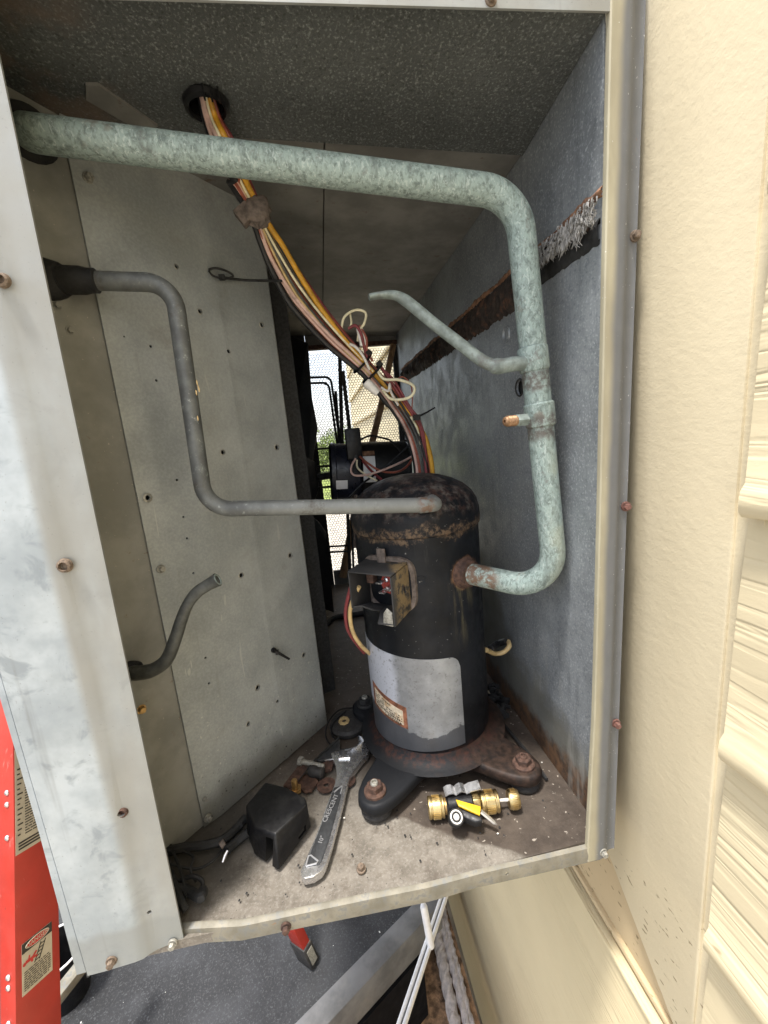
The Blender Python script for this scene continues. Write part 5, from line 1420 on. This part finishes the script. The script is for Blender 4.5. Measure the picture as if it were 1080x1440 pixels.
# ground to the horizon, lawn farther out
go = MB().add([(-400, -400, gz), (400, -400, gz), (400, 900, gz), (-400, 900, gz)], [(0, 1, 2, 3)]).build('ground', MT['ground'], None, smooth=False); tag(go, kind='structure', label='pale gravel ground round the building')
lw = MB().add([(-80, 15, gz + 0.004), (80, 15, gz + 0.004), (80, 300, gz + 0.004), (-80, 300, gz + 0.004)], [(0, 1, 2, 3)]).build('lawn', MT['grass'], None, smooth=False); tag(lw, kind='structure', label='sunlit yellow green lawn beyond the gravel')
# deep shade of the drop beside the roof edge, put in as black sheets
p0_, p1_ = fl(562, 1449, -1.30), fl(624, 1262, -1.30); pd_ = (p1_ - p0_).normalized()
pit_q = [p0_ - pd_ * 0.6, p1_ + pd_ * 0.8, p1_ + pd_ * 0.8 + Vector((-1.5, 0.9, 0)), p0_ - pd_ * 0.6 + Vector((-1.5, 0.9, 0))]
for q in pit_q: q.z = -1.30
pt = MB().prism(pit_q, (0, 0, -0.004)).build('pit_shade_sheet', MT['pit'], None); tag(pt, kind='structure', label='black sheet standing in for shade in the gap beside the roof edge')
ps = MB().prism([o0 - ed * 3.2 + Vector((0.004, -0.004, -0.105)), o1 - ed * 0.02 + Vector((0.004, -0.004, -0.105)), o1 - ed * 0.02 + Vector((0.004, -0.004, -0.345)), o0 - ed * 3.2 + Vector((0.004, -0.004, -0.345))], (-0.02, 0.02, 0)).build('pit_shade_wall', MT['pit'], None); tag(ps, kind='structure', label='black wall standing in for shade in the drop below the roof edge')
ml = thing('floor_joist', 'dark grey batten lying in the black gap beside the roof edge', 'batten', (0.2, 0.6, -1.29))
MB().tube([fl(520, 1440, -1.28), fl(566, 1385, -1.28)], 0.022, 4).build('batten', MT['dark'], ml)
ma, mb_ = fl(678, 1449, -1.36), fl(624, 1262, -1.36); md_ = (mb_ - ma).normalized()
mu = MB().prism([ma - md_ * 0.9, mb_ + md_ * 0.9, mb_ + md_ * 0.9 + Vector((-0.5, 0.1, 0)), ma - md_ * 0.9 + Vector((-0.5, 0.1, 0))], (0, 0, -0.06)).build('mulch_bed', MT['mulch'], None, smooth=False)
tag(mu, kind='structure', label='brown mulch strip at the foot of the cream wall')
# white rail
wrl = thing('white_rail', 'white grooved metal rail slanting under the unit beside the brown mulch', 'rail', tuple(R0_ + Vector((0, 0, -0.02))))
rn = Vector((-rd.y, rd.x, 0))
for off in (-0.0065, 0.0065):
    MB().box((R0_ + R1_) / 2 + rn * off, (0.75, 0.009, 0.016), u=rd, v=rn).build('rail_bar', MT['whitepaint'], wrl, bevel=0.003)
MB().box((R0_ + R1_) / 2 - Vector((0, 0, 0.004)), (0.75, 0.007, 0.012), u=rd, v=rn).build('rail_groove', MT['edge'], wrl)
wp = thing('white_post', 'short white round topped post just below the front lip', 'post', tuple(fx(606, 1330, .70)))
pa, pb = fx(596, 1276, .50), fx(606, 1330, .50)
MB().lathe(pa, pb - pa, [(-0.010, 0.003), (-0.007, 0.008), (0, 0.0100), ((pb - pa).length, 0.0100)], 18).build('post', MT['whitepaint'], wp)
# off-white braided hoses along the wall foot
ZH = -1.335
def hose(pts, r, label, pitch=0.022):
    t = thing('hose', label, 'hose', tuple(fl(pts[0][0], pts[0][1], ZH)), 'braided hoses lying along the wall foot')
    path = subdivide_line(smooth_path([fl(a, b, ZH) for a, b in pts], 6), 0.008)
    rr = [r * (1 + 0.10 * math.sin(2 * math.pi * i * 0.008 / pitch)) for i in range(len(path))]
    MB().tube(path, r * 0.93, 12).build('core', MT['hose'], t)
    for s in range(3):
        m = MB(); hp_ = []
        for i, p in enumerate(path):
            tg = (path[min(i + 1, len(path) - 1)] - path[max(i - 1, 0)]).normalized(); u, v, w = orient(tg)
            a = 2 * math.pi * (i * 0.008 / (pitch * 3.2) + s / 3); hp_.append(p + (u * math.cos(a) + v * math.sin(a)) * r * 0.80)
        m.tube(hp_, r * 0.42, 6).build('strand', MT['hose'], t)
hose([(600, 1240), (612, 1300), (626, 1370), (636, 1420), (646, 1470)], 0.018, 'thickest off white braided hose, nearest the white rail', 0.03)
hose([(612, 1240), (622, 1300), (640, 1370), (652, 1420), (666, 1470)], 0.013, 'middle off white braided hose on the brown mulch', 0.028)
hose([(617, 1240), (630, 1310), (648, 1380), (660, 1430), (677, 1470)], 0.010, 'thinnest off white braided hose, closest to the cream wall', 0.022)

# =================================================================== RED STEPLADDER
lad = thing('stepladder', 'red fibreglass stepladder with warning stickers standing on the roof left of the unit', 'ladder', (-0.25, 0.10, ZR))
P0 = Vector((-0.3395, 0.1907, -0.1665)); WD = Vector((0.373, 0.9278, 0)).normalized(); AX = Vector((0, 0.335, 1)).normalized()
FLD = Vector((-0.9278, 0.373, 0)); FLD = (FLD - AX * FLD.dot(AX)).normalized(); WD = (WD - AX * WD.dot(AX)).normalized()
if FLD.x > 0: FLD = -FLD
WB = 0.0665
def lp_(w, f, t): return P0 + WD * w + FLD * f + AX * t
t0, t1 = -0.82, 1.05
rail_pts = [(0, 0), (WB, 0), (WB, 0.028), (WB - 0.004, 0.028), (WB - 0.004, 0.004), (0.004, 0.004), (0.004, 0.032), (0, 0.032)]
MB().prism([lp_(w, f, t0) for w, f in rail_pts], AX * (t1 - t0)).build('side_rail', MT['redfrp'], lad, bevel=0.0012)
def rivet(w, f, t, n):
    MB().lathe(lp_(w, f, t), n, [(0, 0.0042), (0.001, 0.0042), (0.0024, 0.003), (0.0028, 0.001)], 14).build('rivet', MT['alu'], lad)
def tpx(py):      # distance along the rail of a photo row
    best = min((abs(720 + FOC * (lp_(0, 0, t * 0.002) - CAM_POS).dot(r1) / (lp_(0, 0, t * 0.002) - CAM_POS).dot(r2) - py), t * 0.002) for t in range(-300, 300)); return best[1]
for py in (1115, 1131, 1178, 1375, 1391, 1440):
    rivet(-0.0002, 0.0135, tpx(py), -WD)
# stickers on the web
NF = -FLD
def stick(name, w0, w1, ta, tb_, mat, off, shape=None):
    p = [lp_(w0, 0, ta), lp_(w1, 0, ta), lp_(w1, 0, tb_), lp_(w0, 0, tb_)]
    return MB().prism([q + NF * off for q in p], NF * 0.0003).build(name, mat, lad, smooth=False)
tT, tB = tpx(1336) , tpx(1412)
H = tT - tB; w0, w1 = 0.009, 0.054
stick('sticker', w0, w1, tB, tT, MT['sticker'], 0.0002)
stick('sticker_header', w0, w1, tT - H * 0.20, tT, MT['stickerblack'], 0.0006)
ov = [lp_((w0 + w1) / 2 + 0.0175 * math.cos(a), 0, tT - H * 0.10 + H * 0.075 * math.sin(a)) + NF * 0.0010 for a in [2 * math.pi * i / 28 for i in range(28)]]
MB().prism(ov, NF * 0.0002).build('sticker_oval', MT['stickerred'], lad, smooth=False)
ovr = [p + NF * 0.0003 for p in ov] + [ov[0] + NF * 0.0003]
MB().tube(ovr, 0.0005, 4).build('oval_outline', MT['sticker'], lad)
text_mesh('DANGER', 0.0082, 'sticker_lettering', MT['sticker'], lad, lp_((w0 + w1) / 2, 0, tT - H * 0.10) + NF * 0.0014, WD, AX, 0.0, 0.0001)
m = MB()
def bar(wa, ta, wb, tb2, r, mb, off=0.0007):
    p, q = lp_(wa, 0, ta), lp_(wb, 0, tb2); d = (q - p).normalized(); s = d.cross(NF) * r
    mb.prism([p + s + NF * off, q + s + NF * off, q - s + NF * off, p - s + NF * off], NF * 0.0002)
tt = lambda f: tT - H * f
bar(0.034, tt(0.54), 0.044, tt(0.23), 0.0008, m); bar(0.027, tt(0.54), 0.037, tt(0.23), 0.0008, m)
for k in range(5):
    f = 0.27 + k * 0.06; sh_ = (0.54 - f) / 0.31 * 0.010; bar(0.027 + sh_, tt(f), 0.034 + sh_, tt(f), 0.0006, m)
rnd = random.Random(12)
for k in range(9):
    f = 0.58 + k * 0.043; w_ = 0.012
    while w_ < 0.049:
        l_ = rnd.uniform(0.002, 0.008); bar(w_, tt(f), min(w_ + l_, 0.051), tt(f), H * 0.009, m); w_ += l_ + 0.0012
m.build('sticker_print', MT['stickerblack'], lad, smooth=False)
m = MB()
bar(0.014, tt(0.40), 0.026, tt(0.41), 0.0022, m, 0.0008); bar(0.024, tt(0.40), 0.030, tt(0.33), 0.0016, m, 0.0008); bar(0.018, tt(0.40), 0.020, tt(0.31), 0.0010, m, 0.0008); bar(0.024, tt(0.41), 0.031, tt(0.43), 0.0014, m, 0.0008); bar(0.022, tt(0.40), 0.024, tt(0.48), 0.0014, m, 0.0008)
c_ = lp_(0.0125, 0, tt(0.42)) + NF * 0.0008
MB2 = m.prism([c_ + (WD * math.cos(a) + AX * math.sin(a)) * 0.0026 for a in [2 * math.pi * i / 12 for i in range(12)]], NF * 0.0002)
m.build('sticker_figure', MT['stickerred'], lad, smooth=False)
uT, uB = tpx(1085), tpx(1206)
stick('sticker', 0.002, 0.062, uB, uB + (uT - uB) * 1.25, MT['sticker'], 0.0002)
m = MB(); Hu = uT - uB
for k in range(3): bar(0.006, uB + Hu * (0.05 + 0.035 * k), 0.058, uB + Hu * (0.05 + 0.035 * k), Hu * 0.010, m)
for k in range(14): bar(0.005, uB + Hu * (0.22 + 0.06 * k), 0.009 + 0.002 * (k % 3), uB + Hu * (0.22 + 0.06 * k), Hu * 0.008, m)
for k in range(26):
    f = 0.2 + k * 0.032; w_ = 0.016
    while w_ < 0.058:
        l_ = rnd.uniform(0.003, 0.012); bar(w_, uB + Hu * f, min(w_ + l_, 0.059), uB + Hu * f, Hu * 0.006, m); w_ += l_ + 0.0015
m.build('sticker_print', MT['stickerblack'], lad, smooth=False)
# far leg that ends under the front lip, with its rubber shoe
ft = fl(430, 1340, ZR + 0.03); kn = ft + Vector((-0.20, 0.0, 0.93))
la_ = (kn - ft).normalized(); lu = Vector((0.75, -0.66, 0)); lu = (lu - la_ * lu.dot(la_)).normalized(); lv = la_.cross(lu)
MB().box(ft.lerp(kn, 0.5), (0.055, 0.026, (kn - ft).length), u=lu, v=lv, w=la_).build('rear_rail', MT['redfrp'], lad, bevel=0.002)
MB().box(ft + la_ * 0.012, (0.064, 0.034, 0.075), u=lu, v=lv, w=la_).build('rubber_shoe', MT['rubber'], lad, bevel=0.004)
MB().box(ft + la_ * 0.012 + lu * 0.0325, (0.002, 0.020, 0.05), u=lu, v=lv, w=la_).build('shoe_plate', MT['screwgrey'], lad)
# lower step brace seen between the rail and the cabinet
b0, b1 = fl(62, 1425, ZR + 0.30), fl(104, 1372, ZR + 0.30)
bd_ = (b1 - b0).normalized()
MB().box(b0.lerp(b1, 0.8), ((b1 - b0).length * 2.6, 0.03, 0.022), u=bd_, v=Vector((-bd_.y, bd_.x, 0)), w=(0, 0, 1)).build('brace', MT['lip'], lad, bevel=0.002)
bh = thing('black_bucket', 'black bucket with a pale rim standing on the roof behind the red ladder', 'bucket', tuple(fl(86, 1345, ZR)))
cB = fl(78, 1336, ZR + 0.16); cB.z = ZR
MB().lathe(cB, (0, 0, 1), [(0.0, 0.055), (0.16, 0.07), (0.16, 0.066), (0.01, 0.05)], 30, True, True).build('bucket_body', MT['plastic'], bh, ang=40)
MB().tube([cB + Vector((0.070 * math.cos(a), 0.070 * math.sin(a), 0.16)) for a in [2 * math.pi * i / 36 for i in range(37)]], 0.003, 8).build('bucket_rim', MT['whitepaint'], bh)

# =================================================================== BUSHES BEYOND THE LAWN
def bush(x, y, h, w, label, seed):
    rnd = random.Random(seed)
    t = thing('bush', label, 'bush', (x, y, gz), 'bushes along the far side of the lawn')
    m = MB(); m.tube([(x, y, gz), (x + 0.1, y, gz + h * 0.4), (x + 0.05, y + .1, gz + h * 0.7)], [0.16, 0.12, 0.05], 8)
    for k in range(5):
        a = rnd.uniform(0, 6.28); m.tube([(x + .08, y, gz + h * (0.25 + .08 * k)), (x + w * .35 * math.cos(a), y + w * .35 * math.sin(a), gz + h * rnd.uniform(0.5, .85))], [0.06, 0.02], 6)
    m.build('trunk', MT['bark'], t)
    vs = []; fs = []
    clumps = [(rnd.uniform(-1, 1) * w * .38, rnd.uniform(-1, 1) * w * .38, h * rnd.uniform(.22, .86), w * rnd.uniform(.14, .26)) for _ in range(26)]
    for k in range(2200):
        c = rnd.choice(clumps); d = Vector((rnd.gauss(0, 1), rnd.gauss(0, 1), rnd.gauss(0, 1))).normalized() * c[3] * rnd.uniform(.5, 1.05)
        p = Vector((x + c[0], y + c[1], gz + c[2])) + d
        if p.z < gz + .05: p.z = gz + .05
        u = Vector((rnd.gauss(0, 1), rnd.gauss(0, 1), rnd.gauss(0, 1))).normalized(); v = u.orthogonal().normalized(); s = rnd.uniform(.07, .16)
        k0 = len(vs); vs += [p - u * s, p + v * s * .5, p + u * s, p - v * s * .5]; fs.append((k0, k0 + 1, k0 + 2, k0 + 3))
    MB().add(vs, fs).build('crown', MT['leaf'], t, smooth=False)
bush(-0.6, 34, 3.0, 4.2, 'leftmost yellow green bush seen through the rear guard', 1)
bush(1.9, 37, 3.4, 4.6, 'tallest yellow green bush beyond the lawn', 2)
bush(4.6, 35, 2.7, 4.0, 'lower bush at the right, nearest the building wall', 3)
bush(7.5, 39, 3.2, 4.4, 'farthest yellow green bush, mostly behind the wall', 4)

# sub-parts: pieces that belong to a part of their thing
def kids(t, nm): return [c for c in t.children if c.name.split('.')[0] == nm]
def under(t, parent_name, names, i=0):
    p = kids(t, parent_name)[i]
    for nm in names:
        for c in kids(t, nm): c.parent = p
under(comp, 'box_rim', ['box_top', 'box_side', 'box_bottom', 'box_flap', 'box_tab', 'box_clip', 'terminal_plate', 'terminal_pin', 'spade_block'])
under(comp, 'foil_label', ['label_border', 'label_paper', 'label_print'])
for f_, n_, e_ in zip(kids(comp, 'rubber_foot'), kids(comp, 'mount_nut'), kids(comp, 'bolt_end')): n_.parent = f_; e_.parent = f_
under(fan, 'motor_body', ['motor_label', 'label_band'])
under(wr, 'handle', ['handle_inlay', 'raised_outline', 'raised_lettering'])
under(suct, 'port_hex', ['port_thread'])
under(cv, 'cover_body', ['latch', 'inner_clip'])
under(vt, 'pivot', ['pivot_ring', 'pivot_pin'])
under(vt, 'lever', ['lever_tip', 'lever_pin'])
under(lad, 'side_rail', ['rivet'])
under(lad, 'rear_rail', ['rubber_shoe', 'shoe_plate'])
pr_ = kids(lad, 'sticker_print'); stk = kids(lad, 'sticker')
pr_[0].parent = stk[0]; pr_[1].parent = stk[1]
under(lad, 'sticker', ['sticker_header', 'sticker_oval', 'oval_outline', 'sticker_lettering', 'sticker_figure'])

for o in scene.objects:
    if '_b' in o: del o['_b']
